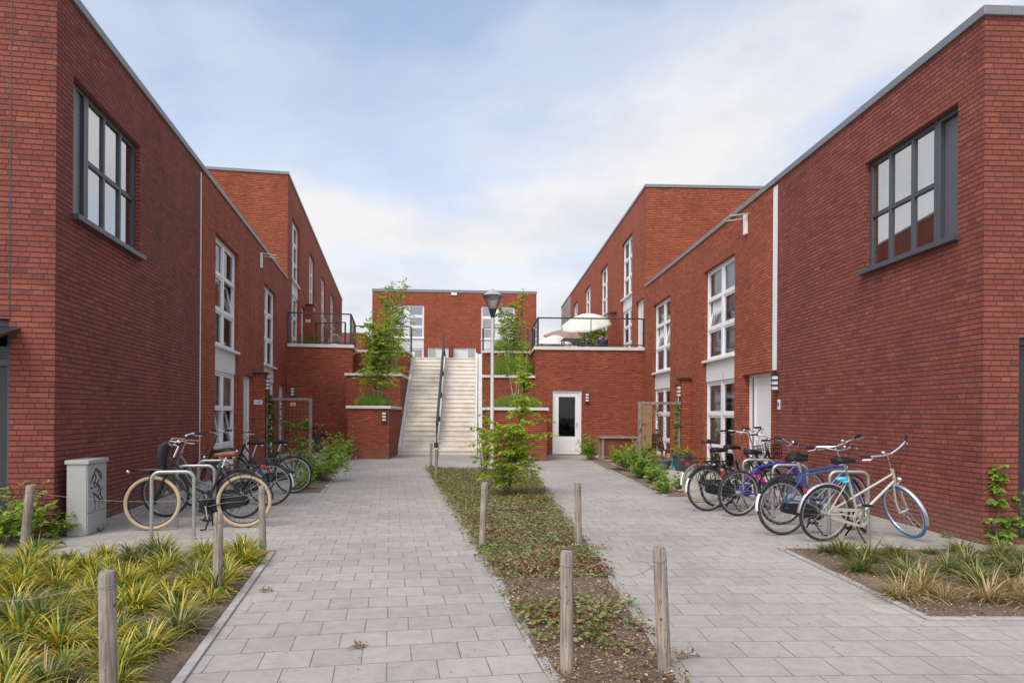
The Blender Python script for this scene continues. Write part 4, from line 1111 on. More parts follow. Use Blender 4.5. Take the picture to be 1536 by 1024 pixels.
stand((pl_[0]+dv*.95).to_2d(), (pl_[1]+dv*.95).to_2d(), .80, 'second steel hoop bike stand behind the cream tyred black bike')
stand((pl_[0]+dv*1.95).to_2d(), (pl_[1]+dv*1.95).to_2d(), .80, 'hindmost steel hoop bike stand on the left among the dark bikes')
stand((4.02,8.63), (4.5,8.61), .80, 'nearest steel hoop bike stand leaning against the beige bike')
stand((3.72,9.72), (4.2,9.70), .80, 'steel hoop bike stand between the violet and the blue bikes')
stand((3.68,10.85), (4.16,10.83), .80, 'hindmost steel hoop bike stand on the right among the black bikes')

# ------------------------------------------------------------------ bicycles
def bicycle(rear, front, label, frame='black_paint', style='dutch', tyre='rubber', ftyre=None, saddle='black_plastic', guard='black_paint', tip=None,
            bar='chrome', rack=True, carrier=False, steer=0.0, lean=0.0, grip='black_plastic', chain='black_plastic', wheel_r=.345, bag=None, apron=False, bar_up=0.0, basket=False,
            wide=False, seat_h=0.0, rim='alu_rim', tw=.020, rider_cover=None, group='bikes parked at the hoop stands'):
    a, b = Vector((*rear, 0)), Vector((*front, 0)); d = (b-a).normalized()
    root = thing('bicycle', label, 'bicycle', a, math.atan2(d.y, d.x), group)
    root.rotation_euler = (R(lean), 0, math.atan2(d.y, d.x)); 
    Rr = wheel_r; wb = 1.10
    BB = Vector((.46, 0, Rr-.06)); ra = Vector((0, 0, Rr)); fa = Vector((wb, 0, Rr))
    ht0 = Vector((wb-.155, 0, Rr+.36)); axd = Vector((-.36, 0, .93)).normalized()
    ht1 = ht0 + axd*(.16 if style != 'dutch' else .22)
    sd = Vector((-.34, 0, .94)).normalized(); st = BB + sd*(.52 if style != 'sport' else .50); sp = BB + sd*(.66+seat_h)
    St = Matrix.Translation(ht0) @ Matrix.Rotation(R(steer), 4, axd) @ Matrix.Translation(-ht0)
    def wheel(c, T, ty):
        w = MB(); w.T = T
        w.torus(Rr-.023-tw, .010, c, 40, 6, flat=1.2); w.tube([c+Vector((0,-.05,0)), c+Vector((0,.05,0))], [.02,.02], 10); w.tube([c+Vector((0,-.035,0)), c+Vector((0,-.028,0))], .034, 12); w.tube([c+Vector((0,.028,0)), c+Vector((0,.035,0))], .034, 12)
        w.tube([c+Vector((0,-.075,0)), c+Vector((0,.075,0))], .006, 6)
        for k in range(28):
            an = 2*math.pi*k/28; sgn = 1 if k % 2 else -1; ah = an + (.5 if (k//2) % 2 else -.5)
            w.tube([c+Vector((.032*math.cos(ah), sgn*.03, .032*math.sin(ah))), c+Vector(((Rr-.045)*math.cos(an), 0, (Rr-.045)*math.sin(an)))], .0015, 4, cap=False)
        o = w.build('wheel', rim, root, smooth=True)
        t_ = MB(); t_.T = T; t_.torus(Rr-tw, tw, c, 48, 10); t_.build('tyre', ty, o, smooth=True)
        return o
    wheel(ra, None, tyre); wheel(fa, St, ftyre or tyre)
    f = MB()
    tb = .0155
    if style == 'diamond' or style == 'sport':
        f.tube([st+Vector((0,0,-.03)), ht1-axd*.03], tb, 10); f.tube([BB, ht0+axd*.03], tb*1.1, 10)
    elif style == 'mixte':
        f.tube([ra+Vector((.05,.0,.01)), ht1-axd*.05], tb*.95, 10); f.tube([BB, ht0+axd*.02], tb*1.1, 10)
    else:
        c1 = BB + Vector((.10, 0, .10)); 
        f.tube([ht0+axd*.06, ht0.lerp(BB,.35)+Vector((-.03,0,-.03)), ht0.lerp(BB,.7)+Vector((-.03,0,-.035)), BB+Vector((.02,0,.02))], tb*1.1, 10)
        f.tube([ht1-axd*.02, ht1.lerp(c1,.3)+Vector((-.03,0,-.05)), ht1.lerp(c1,.6)+Vector((-.05,0,-.06)), c1+Vector((-.10,0,.07))], tb, 10)
    f.tube([BB, st+sd*.01], tb*1.05, 10); f.tube([ht0-axd*.005, ht1+axd*.015], .020, 12)
    f.tube([BB+Vector((0,-.035,0)), BB+Vector((0,.035,0))], .024, 12)
    for s in (-1, 1):
        f.tube([BB+Vector((-.03,s*.03,0)), ra+Vector((.22,s*.045,-.015)), ra+Vector((0,s*.062,0))], .0095, 8)
        f.tube([st+Vector((.005,s*.012,-.03)), st.lerp(ra,.5)+Vector((0,s*.045,0)), ra+Vector((0,s*.062,0))], .008, 8)
    f.build('frame', frame, root, smooth=True)
    fk = MB(); fk.T = St
    cr = ht0 - axd*.03
    for s in (-1, 1): fk.tube([cr+Vector((0,s*.03,-.0)), cr.lerp(fa,.55)+Vector((-.015,s*.052,0)), fa+Vector((0,s*.06,0))], [.014,.013,.009], 8)
    fk.tube([cr+Vector((0,-.04,0)), cr+Vector((0,.04,0))], .014, 8); fk.tube([cr, ht0], .018, 10)
    fk.build('fork', frame if style != 'dutch' else frame, root, smooth=True)
    # handlebar
    hb = MB(); hb.T = St; s0 = ht1 + axd*(.16+bar_up) ; s1 = s0 + Vector((.05, 0, .02))
    hb.tube([ht1+axd*.01, s0, s1], .012, 8)
    wdt = .33 if wide else .29
    gl2 = []
    for s in (-1, 1):
        if style in ('sport',) or wide:
            q = [s1, s1+Vector((-.01,s*.12,.02)), s1+Vector((-.04,s*wdt*.75,.05)), s1+Vector((-.11,s*wdt,.055))]
        else:
            q = [s1, s1+Vector((.035,s*.07,.0)), s1+Vector((.03,s*.17,.05)), s1+Vector((-.06,s*.265,.07)), s1+Vector((-.20,s*.285,.06))]
        hb.tube(q, .011, 8)
        g0, g1 = Vector(q[-2]).lerp(Vector(q[-1]), .05), Vector(q[-1]) + (Vector(q[-1])-Vector(q[-2])).normalized()*.015
        grips = MB(); grips.T = St; lev = MB(); lev.T = St; gl2.append((grips, lev))
        grips.tube([g0, g1], .0165, 10)
        e0 = Vector(q[-2])
        lev.tube([e0+Vector((.03,0,-.01)), e0+Vector((.02,s*.03,-.03)), Vector(q[-1])+Vector((.04,s*.015,-.035))], .006, 6)
    h = hb.build('handlebar', bar, root, smooth=True); [(g_.build('grip', grip, h, smooth=True), l_.build('brake_lever', bar, h, smooth=True)) for g_, l_ in gl2]
    bl_ = MB(); bl_.T = St; bl_.ball(s1+Vector((-.02,-.09,.05)), .026, .026, .02); bl_.build('bell', 'chrome', h, smooth=True)
    # brake cables
    cb = MB(); cb.T = St
    for s in (-1, 1): cb.tube([s1+Vector((.02,s*.2,.04)), s1+Vector((.14,s*.1,.02)), s1+Vector((.12,s*.02,-.12)), ht0+Vector((.04,s*.02,.02))], .0032, 5)
    cb.build('brake_cable', 'black_plastic', root, smooth=True)
    # saddle
    sx = MB()
    prof = [(-.135,.078,.0),(-.11,.088,.014),(-.05,.075,.012),(.02,.042,.004),(.08,.026,.0),(.13,.018,-.006),(.14,.006,-.012)]
    vs = []; k = 10
    for x, hw, dz in prof:
        for j in range(k):
            an = 2*math.pi*j/k; y = hw*math.cos(an); z = (.034 if x < .03 else .024)*math.sin(an) + dz - (.012*(y/.09)**2 if math.sin(an) < .3 else 0)
            if math.sin(an) < -.2: z -= .012*(1 if x < .06 else .4)
            vs.append(sp + Vector((x, y, z+.05)))
    fs = [(i*k+j, i*k+(j+1)%k, (i+1)*k+(j+1)%k, (i+1)*k+j) for i in range(len(prof)-1) for j in range(k)]
    fs += [tuple(reversed(range(k))), tuple(range((len(prof)-1)*k, len(prof)*k))]
    sx.add(vs, fs); sa = sx.build('saddle', saddle if not rider_cover else rider_cover, root, smooth=True, angle=70)
    pm = MB(); pm.tube([st-sd*.05, sp+sd*.02], .0125, 10)
    for s in (-1,1): pm.tube([sp+Vector((-.10,s*.03,.03)), sp+Vector((-.02,s*.022,.012)), sp+Vector((.10,s*.014,.035))], .004, 6)
    for s in (-1,1):
        pm.torus(.016, .004, sp+Vector((-.105,s*.05,.02)), 12, 5)
    pm.build('seat_post', 'chrome', root, smooth=True)
    # mudguards
    def guard_mb(c, T, a0, a1, r_=None):
        g = MB(); g.T = T; r_ = (r_ or Rr)+.018; n = 22; vs = []
        for i in range(n+1):
            an = a0+(a1-a0)*i/n
            for y, k2 in ((-.028,-.010),(-.02,0),(0,.006),(.02,0),(.028,-.010)):
                vs.append(c+Vector(((r_+k2)*math.cos(an), y, (r_+k2)*math.sin(an))))
        fs = [(i*5+j, i*5+j+1, (i+1)*5+j+1, (i+1)*5+j) for i in range(n) for j in range(4)]
        return g.add(vs, fs)
    if guard:
        def both(c, T, a0, a1, mat, nm='mudguard'):
            o = guard_mb(c, T, a0, a1).build(nm, mat, root, smooth=True)
            so = o.modifiers.new('Solid', 'SOLIDIFY'); so.thickness = .002; return o
        both(ra, None, R(20), R(150) if tip else R(178), guard)
        if tip: both(ra, None, R(150.5), R(186), tip, 'mudguard_flap')
        both(fa, St, R(20 if style != 'mixte' else 5), R(140), guard)
        sy = MB()
        for s in (-1, 1): sy.tube([ra+Vector((0,s*.065,0)), ra+Vector(((Rr+.018)*math.cos(R(150)), s*.028, (Rr+.018)*math.sin(R(150))))], .003, 5)
        sy.build('mudguard_stay', 'alu_rim', root)
    # chain case, crank and pedals
    if chain == 'open':
        cc = MB(); y = -.055
        cc.torus(.105, .007, BB+Vector((0,y,0)), 32, 6); cc.torus(.085, .006, BB+Vector((0,y,0)), 32, 6)
        for k in range(5): cc.bar(BB+Vector((0,y,0)), BB+Vector((.085*math.cos(k*1.2566), y, .085*math.sin(k*1.2566))), .006, .018)
        cc.bar(BB+Vector((-.02,y,.095)), ra+Vector((.03,y,.055)), .008, .035); cc.bar(BB+Vector((-.02,y,-.095)), ra+Vector((.05,y,-.04)), .008, .035)
        cc.build('chain_guard', frame, root)
    elif chain:
        cc = MB(); y = -.05; pts = []
        for an in range(-90, 91, 18): pts.append((BB.x+.105*math.cos(R(an)), BB.z+.105*math.sin(R(an))))
        for an in range(90, 271, 18): pts.append((ra.x+.06*math.cos(R(an)), ra.z+.06*math.sin(R(an))))
        n = len(pts); vs = [(x, y-.016, z) for x, z in pts] + [(x, y+.012, z) for x, z in pts]
        cc.add(vs, [tuple(range(n)), tuple(reversed(range(n, 2*n)))] + [(i, n+i, n+(i+1)%n, (i+1)%n) for i in range(n)])
        cc.build('chain_case', chain, root, bevel=.004)
    else:
        cc = MB(); cc.torus(.09, .006, BB+Vector((0,-.045,0)), 28, 6); cc.torus(.032, .01, ra+Vector((0,-.045,0)), 18, 6)
        cc.bar(BB+Vector((0,-.045,.09)), ra+Vector((0,-.045,.032)), .006, .008); cc.bar(BB+Vector((0,-.045,-.09)), ra+Vector((0,-.045,-.03)), .006, .008)
        for k in range(5): cc.bar(BB+Vector((0,-.045,0)), BB+Vector((.088*math.cos(k*1.2566), -.045, .088*math.sin(k*1.2566))), .006, .014)
        cc.build('chain_set', 'steel', root)
    ck = MB(); ca_ = R(rnd.uniform(60, 120)); cv = Vector((math.cos(ca_), 0, math.sin(ca_)))*.17
    ck.bar(BB+Vector((0,-.075,0)), BB+Vector((0,-.085,0))+cv, .014, .022, (0,1,0)); ck.bar(BB+Vector((0,.06,0)), BB+Vector((0,.07,0))-cv, .014, .022, (0,1,0))
    ck.tube([BB+Vector((0,-.08,0)), BB+Vector((0,.065,0))], .012, 8); co = ck.build('crank', 'steel', root)
    p1 = BB+Vector((0,-.135,0))+cv; p2 = BB+Vector((0,.12,0))-cv
    for p in (p1, p2): MB().box(p.x-.045, p.x+.045, p.y-.04, p.y+.04, p.z-.012, p.z+.012).build('pedal', 'black_plastic', co, bevel=.003)
    # stand
    ks = MB(); sg = 1 if d.x < 0 else -1
    ks.tube([BB+Vector((-.05,0,-.03)), BB+Vector((-.05,sg*.10,-(Rr-.06)*.6)), BB+Vector((-.03,sg*.20,-(Rr-.06)+.012)), BB+Vector((.02,sg*.23,-(Rr-.06)+.010))], .011, 8)
    ks.tube([BB+Vector((-.05,0,-.03)), BB+Vector((-.06,-sg*.06,-(Rr-.06)*.6)), BB+Vector((-.06,-sg*.12,-(Rr-.06)+.03))], .011, 8)
    ks.build('kickstand', 'black_plastic', root, smooth=True)
    if rack:
        rk = MB(); z = 2*Rr+.06
        for s in (-1, 1):
            rk.tube([(.20,s*.045,z+.0), (.08,s*.062,z+.01), (-.26,s*.062,z+.01), (-.31,s*.03,z+.008)], .006, 6)
            rk.tube([(-.12,s*.062,z+.01), ra+Vector((0,s*.075,0))], .0055, 6); rk.tube([(.06,s*.062,z+.01), ra+Vector((0,s*.075,0))], .005, 6)
        for x in (.10, 0, -.12, -.22): rk.tube([(x,-.062,z+.01),(x,.062,z+.01)], .005, 6)
        rk.tube([(-.31,-.03,z+.008),(-.31,.03,z+.008)], .006, 6); rk.tube([(.15,0,z+.012),(-.28,0,z+.012)], .005, 6)
        rr_ = rk.build('luggage_rack', 'black_paint', root, smooth=True)
        MB().box(-.345, -.315, -.045, .045, z-.03, z+.01).build('tail_light', 'red_lens', root, bevel=.006)
    else:
        MB().box(-Rr*.72-.05, -Rr*.72-.02, -.02, .02, Rr*1.72, Rr*1.72+.05).build('tail_light', 'red_lens', root, bevel=.006)
    if carrier:
        cm = MB(); cm.T = St; z = 2*Rr+.075; x0, x1 = wb-.13, wb+.27
        cm.tube([(x0,-.1,z),(x1-.05,-.12,z),(x1,-.08,z+.0),(x1,.08,z),(x1-.05,.12,z),(x0,.1,z),(x0,-.1,z)], .009, 8)
        for y in (-.05, 0, .05): cm.tube([(x0,y,z),(x1,y,z)], .006, 6)
        for s in (-1,1): cm.tube([(wb+.02,s*.1,z), fa+Vector((0,s*.085,0))], .006, 6)
        cm.tube([(x0,-.1,z),(x0,-.1,z+.05),(x0,.1,z+.05),(x0,.1,z)], .007, 6)
        cm.build('front_carrier', 'black_paint', root, smooth=True)
        hl = MB(); hl.T = St; hl.ball((x1+.03,0,z-.02), .03, .026, .026); hl.build('headlight', 'chrome', root, smooth=True)
    else:
        hl = MB(); hl.T = St; p = ht0+Vector((.06,0,.08)); hl.ball(p, .035, .032, .032); hl.build('headlight', 'chrome', root, smooth=True)
    if apron:
        ap = MB(); ap.T = St
        q0 = s1+Vector((.05,0,.04)); 
        ap.tube([q0, q0+Vector((.075,0,-.07)), q0+Vector((.10,0,-.22)), q0+Vector((.07,0,-.36))], [.04,.075,.07,.035], 10, flat=.75)
        ap.build('bag', 'black_plastic', root, smooth=True)
    if basket:
        bk = MB(); bk.T = St; z = Rr*2+.12; x0, x1 = wb-.11, wb+.19
        for zz in (z, z+.08, z+.16, z+.22):
            e = .02*(zz-z)/.22
            bk.tube([(x0-e,-.15-e,zz),(x1+e,-.15-e,zz),(x1+e,.15+e,zz),(x0-e,.15+e,zz),(x0-e,-.15-e,zz)], .005, 5)
        for i in range(7):
            t = i/6
            for y in (-.15,.15): bk.tube([(interp(x0,x1,t),y,z),(interp(x0,x1,t),y*1.12,z+.22)], .0035, 4)
            for x in (x0,x1): bk.tube([(x,interp(-.15,.15,t),z),(x,interp(-.15,.15,t),z+.22)], .0035, 4)
            bk.tube([(x0,interp(-.15,.15,t),z),(x1,interp(-.15,.15,t),z)], .0035, 4)
        bk.build('basket', 'black_paint', root)
    if bag:
        bg = MB(); p = st + Vector((-.09,0,-.02)); bg.ball(p, .075, .05, .028); bg.ball(p+Vector((.04,-.03,-.03)), .05, .03, .02)
        bg.build('cloth', bag, root, smooth=True)
    return root

# left rack: front wheels point to the wall
def lb(fx, fy, rx, ry): return G(rx, ry), G(fx, fy)
r_, f_ = lb(228, 795, 366, 791)
bicycle(r_, f_, 'black step through bike with cream tyres and a brown saddle nearest on the left', 'black_paint', 'dutch', 'cream_tyre', saddle='brown_leather', carrier=True, apron=True, lean=3, steer=-4, rim='black_paint', tw=.026, grip='brown_leather')
r_, f_ = lb(236, 775, 361, 777)
bicycle(r_, f_, 'dark grey bike with black tyres directly behind the cream tyred black bike', 'grey_paint', 'dutch', 'rubber', saddle='black_plastic', lean=-2, steer=5, bar_up=.03)
r_, f_ = lb(290, 760, 405, 758)
bicycle(r_, f_, 'tall black bike with wide silver handlebars and a white rear flap on the left', 'black_paint', 'dutch', 'rubber', tip='white_plastic', bar_up=.09, seat_h=.07, lean=-2, steer=-10, wide=True)
r_, f_ = (FL.w(4.3,-2.15).to_2d(), FL.w(4.3,-1.0).to_2d())
bicycle(r_, f_, 'hindmost black bike on the left, mostly hidden behind the tall black bike', 'black_paint', 'dutch', 'rubber', lean=3, steer=8)
# right rack
bicycle((3.74,8.19), (4.82,8.42), 'beige bike with a blue front tyre leaning on the nearest right hoop stand', 'beige_paint', 'mixte', 'rubber', ftyre='blue_tyre', guard='alu_rim', rack=False, chain='open', lean=5, steer=-90, bag='turquoise', bar_up=.06, wide=True, seat_h=.02)
bicycle((3.42,8.60), (4.52,8.82), 'blue framed bike with black rack and white rear flap next to the beige bike', 'blue_paint', 'diamond', 'rubber', tip='white_plastic', lean=-3, steer=42, bar_up=.10, wide=True)
bicycle((3.72,9.42), (4.80,9.62), 'bright blue sports bike standing behind the hoop, chunky tyres', 'blue_paint', 'sport', 'rubber', guard=None, rack=False, chain=None, lean=3, steer=20)
bicycle((3.39,10.2), (4.47,10.45), 'violet blue bike with bare rear wheel in the middle of the right rack', 'violet_paint', 'sport', 'rubber', guard=None, rack=False, chain=None, lean=2, steer=-12, wide=True, bar_up=.05)
bicycle((3.07,10.7), (4.15,10.95), 'black bike with brown saddle and front basket at the far end of the right rack', 'black_paint', 'dutch', 'rubber', saddle='black_plastic', tip='white_plastic', basket=True, lean=-3, steer=16, bar_up=.14)
bicycle((3.38,11.15), (4.46,11.4), 'black bike with black saddle between the violet bike and the basket bike', 'black_paint', 'dutch', 'rubber', lean=3, steer=-14, seat_h=.03)
bicycle((3.25,11.75), (4.33,12.0), 'hindmost black bike with pale inner tyre at the far end of the right rack', 'black_paint', 'dutch', 'cream_tyre', saddle='dark_leather', tip='white_plastic', lean=-2, steer=10, seat_h=.10, bar_up=.12)
a_ = FL.w(eL-.9, -1.35).to_2d(); b_ = FL.w(eL-.25, -.55).to_2d()
bicycle(FL.w(eL-1.6,-1.12).to_2d(), FL.w(eL-.5,-1.3).to_2d(), 'blue and black bike parked in the corner against the left podium wall', 'blue_paint', 'diamond', 'rubber', lean=4, steer=-25, group=None, wide=True)

# ------------------------------------------------------------------ plants
UP = Vector((0,0,1))
def rvec(r): 
    while True:
        v = Vector((r.uniform(-1,1), r.uniform(-1,1), r.uniform(-1,1)))
        if .05 < v.length < 1: return v.normalized()
def sprig(lf, st, p, d, L, r, nleaf, lsize, droop=.35, sr=.004, wratio=.5, spread=.9):
    """a branch from p in direction d, leaves along it"""
    pts = []; q = Vector(p); dd = Vector(d).normalized(); k = 6
    for i in range(k+1):
        pts.append(q.copy()); q = q + dd*(L/k); dd = (dd + Vector((r.uniform(-.12,.12), r.uniform(-.12,.12), -droop/k))).normalized()
    if st is not None: st.tube(pts, [sr*(1-.75*i/k) for i in range(k+1)], 5, cap=False)
    for i in range(nleaf):
        t = r.uniform(.12, 1.0)*k; a = min(int(t), k-1); c = pts[a].lerp(pts[a+1], t-a); ax = (pts[a+1]-pts[a]).normalized()
        sd = ax.cross(UP); sd = sd.normalized() if sd.length > .01 else Vector((1,0,0))
        s = 1 if i % 2 else -1
        ld = (ax*r.uniform(.2,.8) + sd*s*spread*r.uniform(.5,1.1) + UP*r.uniform(-.55,.25)).normalized()
        nr = (UP + rvec(r)*.7).normalized()
        sz_ = lsize*r.uniform(.65,1.2); lf.leaf(c, ld, nr, sz_, sz_*wratio)
    return pts
def bush(loc, w, h, label, cat='shrub', n=60, leaf=.06, mat='leaf_bush', seed=1, name='shrub', group=None, nleaf=14, wr=.62, upright=.9, stem='bark'):
    r = random.Random(seed); t = thing(name, label, cat, loc, 0, group); lf, st = MB(), MB()
    for i in range(n):
        az = r.uniform(0, 2*math.pi); e = r.uniform(.15, 1)**.6
        p = Vector((r.gauss(0,w*.12), r.gauss(0,w*.12), 0))
        hh = h*r.uniform(.35,1.0)
        tip = Vector((math.cos(az)*w*.5*e, math.sin(az)*w*.5*e, hh*(1.05-.45*e)))
        d = (tip-p); base = p + d*r.uniform(0,.35)
        sprig(lf, st, base, (d.normalized()+UP*upright*.35), d.length*.85, r, nleaf, leaf, .7, .004, wr)
    lf.build('leaves', mat, t); st.build('stems', stem, t); return t

# --- sedge tufts in the left and right beds
def tuft_mb(seed, n, L, W, spread):
    r = random.Random(seed); mb = MB()
    for i in range(n):
        az = r.uniform(0, 2*math.pi); rr = abs(r.gauss(0, .045))
        mb.blade((rr*math.cos(az), rr*math.sin(az), 0), az + r.gauss(0,.35), L*r.uniform(.55,1.15), W*r.uniform(.7,1.2), abs(r.gauss(.62,.34))*spread, r.uniform(.7,2.0)*spread, 5)
    return mb
protos = [tuft_mb(s, 200, .275, .0120, 1.08).build('sedge_tuft', 'sedge') for s in range(5)]
protosD = [tuft_mb(40+s, 190, .30, .0110, 1.1).build('sedge_tuft', 'sedge_dark') for s in range(3)]
protosS = [tuft_mb(60+s, 150, .32, .011, 1.1).build('sedge_tuft', 'sedge_straw') for s in range(2)]
def put(proto, x, y, s, rz, label, grp, first=[]):
    if proto.name in first: o = proto.copy(); COL.objects.link(o)
    else: o = proto; first.append(proto.name)
    o.location = (x, y, .012); o.rotation_euler = (rnd.uniform(-.08,.08), rnd.uniform(-.08,.08), rz); o.scale = (s, s, s*rnd.uniform(.85,1.05))
    return tag(o, label, 'ornamental grass', grp)
LABL = 'yellow and green striped sedge tuft among its like in the left bed'
pts = []; r = random.Random(3)
for tries in range(9000):
    p = (r.uniform(-6.6,-1.9), r.uniform(3.2, 7.7))
    if not inside(p, polyL): continue
    # keep a bare edge along the kerb
    if not inside((p[0]+.14, p[1]), polyL): continue
    if all((p[0]-q[0])**2+(p[1]-q[1])**2 > .066 for q in pts): pts.append(p)
for i, p in enumerate(pts):
    put(protos[i % 5] if i % 6 else protosD[i % 3], p[0], p[1], r.uniform(.62, 1.18), r.uniform(0,6.28), LABL, 'sedge tufts of the left bed')
# right bed: fewer, greener and partly dried tufts
RB = [((1262,836),'d',.95),((1300,846),'d',1.0),((1290,860),'d',.85),((1340,838),'d',.8),((1362,868),'d',1.0),((1372,880),'d',.8),((1395,815+18),'d',.45),((1440,832),'d',.75),((1452,850),'d',.85),((1425,862),'d',.9),
      ((1380,895),'s',1.0),((1352,900),'s',.8),((1418,905),'s',.55),((1465,880),'d',1.0),((1500,850),'d',.9),((1505,838),'d',.85),((1535,872),'d',1.0),((1482,905),'s',.85),((1520,896),'s',.7),((1560,850),'d',.9),((1590,890),'d',1.0),((1240,832),'d',.6),((1550,915),'s',.8)]
for i, (p, k, s) in enumerate(RB):
    x, y = G(*p); pr = (protosD[i % 3] if k == 'd' else protosS[i % 2])
    put(pr, x, y, s*1.18, r.uniform(0,6.28), 'green sedge tuft with dry tips on the bare soil of the right bed' if k == 'd' else 'straw coloured dried sedge tuft on the bare soil of the right bed',
        'green sedge tufts of the right bed' if k == 'd' else 'dried sedge tufts of the right bed')

# --- ground cover and litter in the middle bed
import mathutils
r = random.Random(11); gc, gr2 = MB(), MB()
ys = [p[1] for p in polyC]; xs = [p[0] for p in polyC]
y0c, y1c = min(ys), max(ys)
cnt = 0
while cnt < 34000:
    y = y0c + (y1c-y0c)*r.random()**1.35; x = r.uniform(min(xs)-.1, max(xs)+.1)
    if not inside((x+r.gauss(0,.045),y), polyC): continue
    cnt += 1
    q = Vector((x, y, 0)); nz = mathutils.noise.noise(q*1.1) + .6*mathutils.noise.noise(q*3.1)
    lim = -1.0 + 1.55*max(0, min(1, (8.2-y)/4.2))**1.1 + .12*mathutils.noise.noise(q*6)
    if nz + .3*mathutils.noise.noise(q*7) + .22*r.gauss(0,1) < lim + .08: continue
    z = .03 + .03*r.random() + .03*max(0, nz)
    s = r.uniform(.026,.056)
    red = mathutils.noise.noise(q*1.6+Vector((9,3,1))) + .25*r.gauss(0,1) > (.42 if y > 7 else .22)
    d = rvec(r); d.z *= .35; n_ = (UP + rvec(r)*.55).normalized()
    (gr2 if red else gc).leaf(q + Vector((0,0,z)), d, n_, s, s*.75)
tag(gc.build('ground_cover', 'cover'), 'low green creeping leaves carpeting the middle bed', 'ground cover', kind='stuff')
tag(gr2.build('ground_cover', 'cover_red'), 'reddish brown creeping leaves in patches of the middle bed', 'ground cover', kind='stuff')
lt = MB(); cnt = 0
while cnt < 21000:
    k = r.random()
    if k < .70: y = y0c + (11.0-y0c)*r.random()**1.5; x = r.uniform(min(xs), max(xs)); ok = inside((x,y), polyC)
    elif k < .82: x, y = r.uniform(-6.6,-1.5), r.uniform(3.2,7.7); ok = inside((x,y), polyL)
    else: x, y = r.uniform(2.8,7), r.uniform(4.6,8.0); ok = inside((x,y), polyR)
    if not ok: continue
    cnt += 1; d = rvec(r); d.z *= .25; s = r.uniform(.008,.034)
    lt.leaf(Vector((x,y,.026+(.055 if k < .70 and y > 5 else .025)*r.random())), d, (UP+rvec(r)*.6).normalized(), s, s*r.uniform(.3,.7))
tag(lt.build('leaf_litter', 'litter'), 'dry brown leaves and wood chips on the soil', 'leaf litter', kind='stuff')
# crumbs and moss between the paving, only a few
cr = MB(); cnt = 0
while cnt < 700:
    x, y = r.uniform(-3.4, 5.5), 3.4 + 9*r.random()**1.6
    if inside((x,y), polyC) or inside((x,y), polyR) or inside((x,y), polyL): continue
    cnt += 1; d = rvec(r); d.z *= .2; s = r.uniform(.006,.02); cr.leaf(Vector((x,y,.006)), d, (UP+rvec(r)*.4).normalized(), s, s*.5)
tag(cr.build('leaf_crumbs', 'litter'), 'small dry bits blown onto the grey paving', 'leaf litter', kind='stuff')
def drytwig(p, L, az, label):
    mb = MB(); rr = random.Random(int(p[0]*100)); q = Vector((*p, .02)); 
    for k in range(5):
        d = Vector((math.cos(az+rr.uniform(-.7,.7)), math.sin(az+rr.uniform(-.7,.7)), rr.uniform(0,.10))); a = q + Vector((rr.uniform(-.03,.03), rr.uniform(-.03,.03), 0))
        mb.tube([a, a+d*L*.5, a+d*L*rr.uniform(.8,1.1)+Vector((0,0,-.02))], [.004,.003,.0015], 5)
        for j in range(3): mb.leaf(a+d*L*rr.uniform(.3,1), rvec(rr), UP, .035, .014)
    tag(mb.build('dry_twig', 'litter'), label, 'twig')
drytwig(G(890,824), .20, .2, 'dry twigs lying by the post on the right edge of the middle bed')
drytwig(G(1020,988), .15, .9, 'dry twigs sprouting beside the leaning dark post')
drytwig(G(530,974), .08, .3, 'curled dry scraps lying on the left path')
drytwig(G(392,888), .07, .2, 'dry scrap at the edge of the sedge bed')

# --- the young tree in the middle bed
def young_tree(px, base, topy, halfw, label, seed, mat='leaf_shrub', n=70, leaf=.095, nl=15, name='young_tree', lean=0.0):
    r = random.Random(seed); x, y = G(px, base); h = at(px, topy, y).z; w = halfw*y/F
    t = thing(name, label, 'tree', (x, y, 0)); lf, st = MB(), MB()
    stems = []
    for k in range(5):
        az = r.uniform(0,6.28); q = Vector((r.uniform(-.05,.05), r.uniform(-.05,.05), 0)); sp_ = .05 if k == 0 else r.uniform(.14,.36); az = az if k == 0 else k*1.35+r.uniform(-.5,.5)
        d = Vector((math.cos(az)*sp_+(lean if k == 0 else 0), math.sin(az)*sp_, 1)).normalized(); pp = []
        hh = h*(1.0 if k == 0 else r.uniform(.50,.80))
        for i in range(9): pp.append(q.copy()); q = q + d*hh/8; d = (d + Vector((r.uniform(-.07,.07), r.uniform(-.07,.07), .05))).normalized()
        st.tube(pp, [.016*(1-.8*i/8) for i in range(9)], 7, cap=False); stems.append(pp)
    for i in range(n):
        pp = stems[0] if r.random() < .34 else r.choice(stems); t_ = r.uniform(.16,.98)*8; a = int(t_); c = pp[a].lerp(pp[min(a+1,8)], t_-a)
        az = r.uniform(0,6.28); f = c.z/h
        # long arching limbs low down, short upright ones near the top
        L = w*(.72 if f < .55 else max(.17, .72-(f-.55)*2.2))*r.choice((.35,.55,.7,.9,1.25))*r.uniform(.8,1.15)
        d = Vector((math.cos(az), math.sin(az), r.uniform(.25,.9)))
        sprig(lf, st, c, d, L, r, nl if L > .35 else max(6, int(nl*.6)), leaf, .75, .005, .52)
    lf.build('leaves', mat, t); st.build('trunk', 'bark', t, smooth=True); return t
young_tree(760, 745, 548, 66, 'young leafy multi stemmed tree in the middle bed in front of the street lamp', 5, n=170, nl=27, lean=.11, leaf=.098)
young_tree(727, 718, 596, 22, 'slim young tree half hidden to the left behind the larger one', 8, n=46, nl=22, leaf=.085)

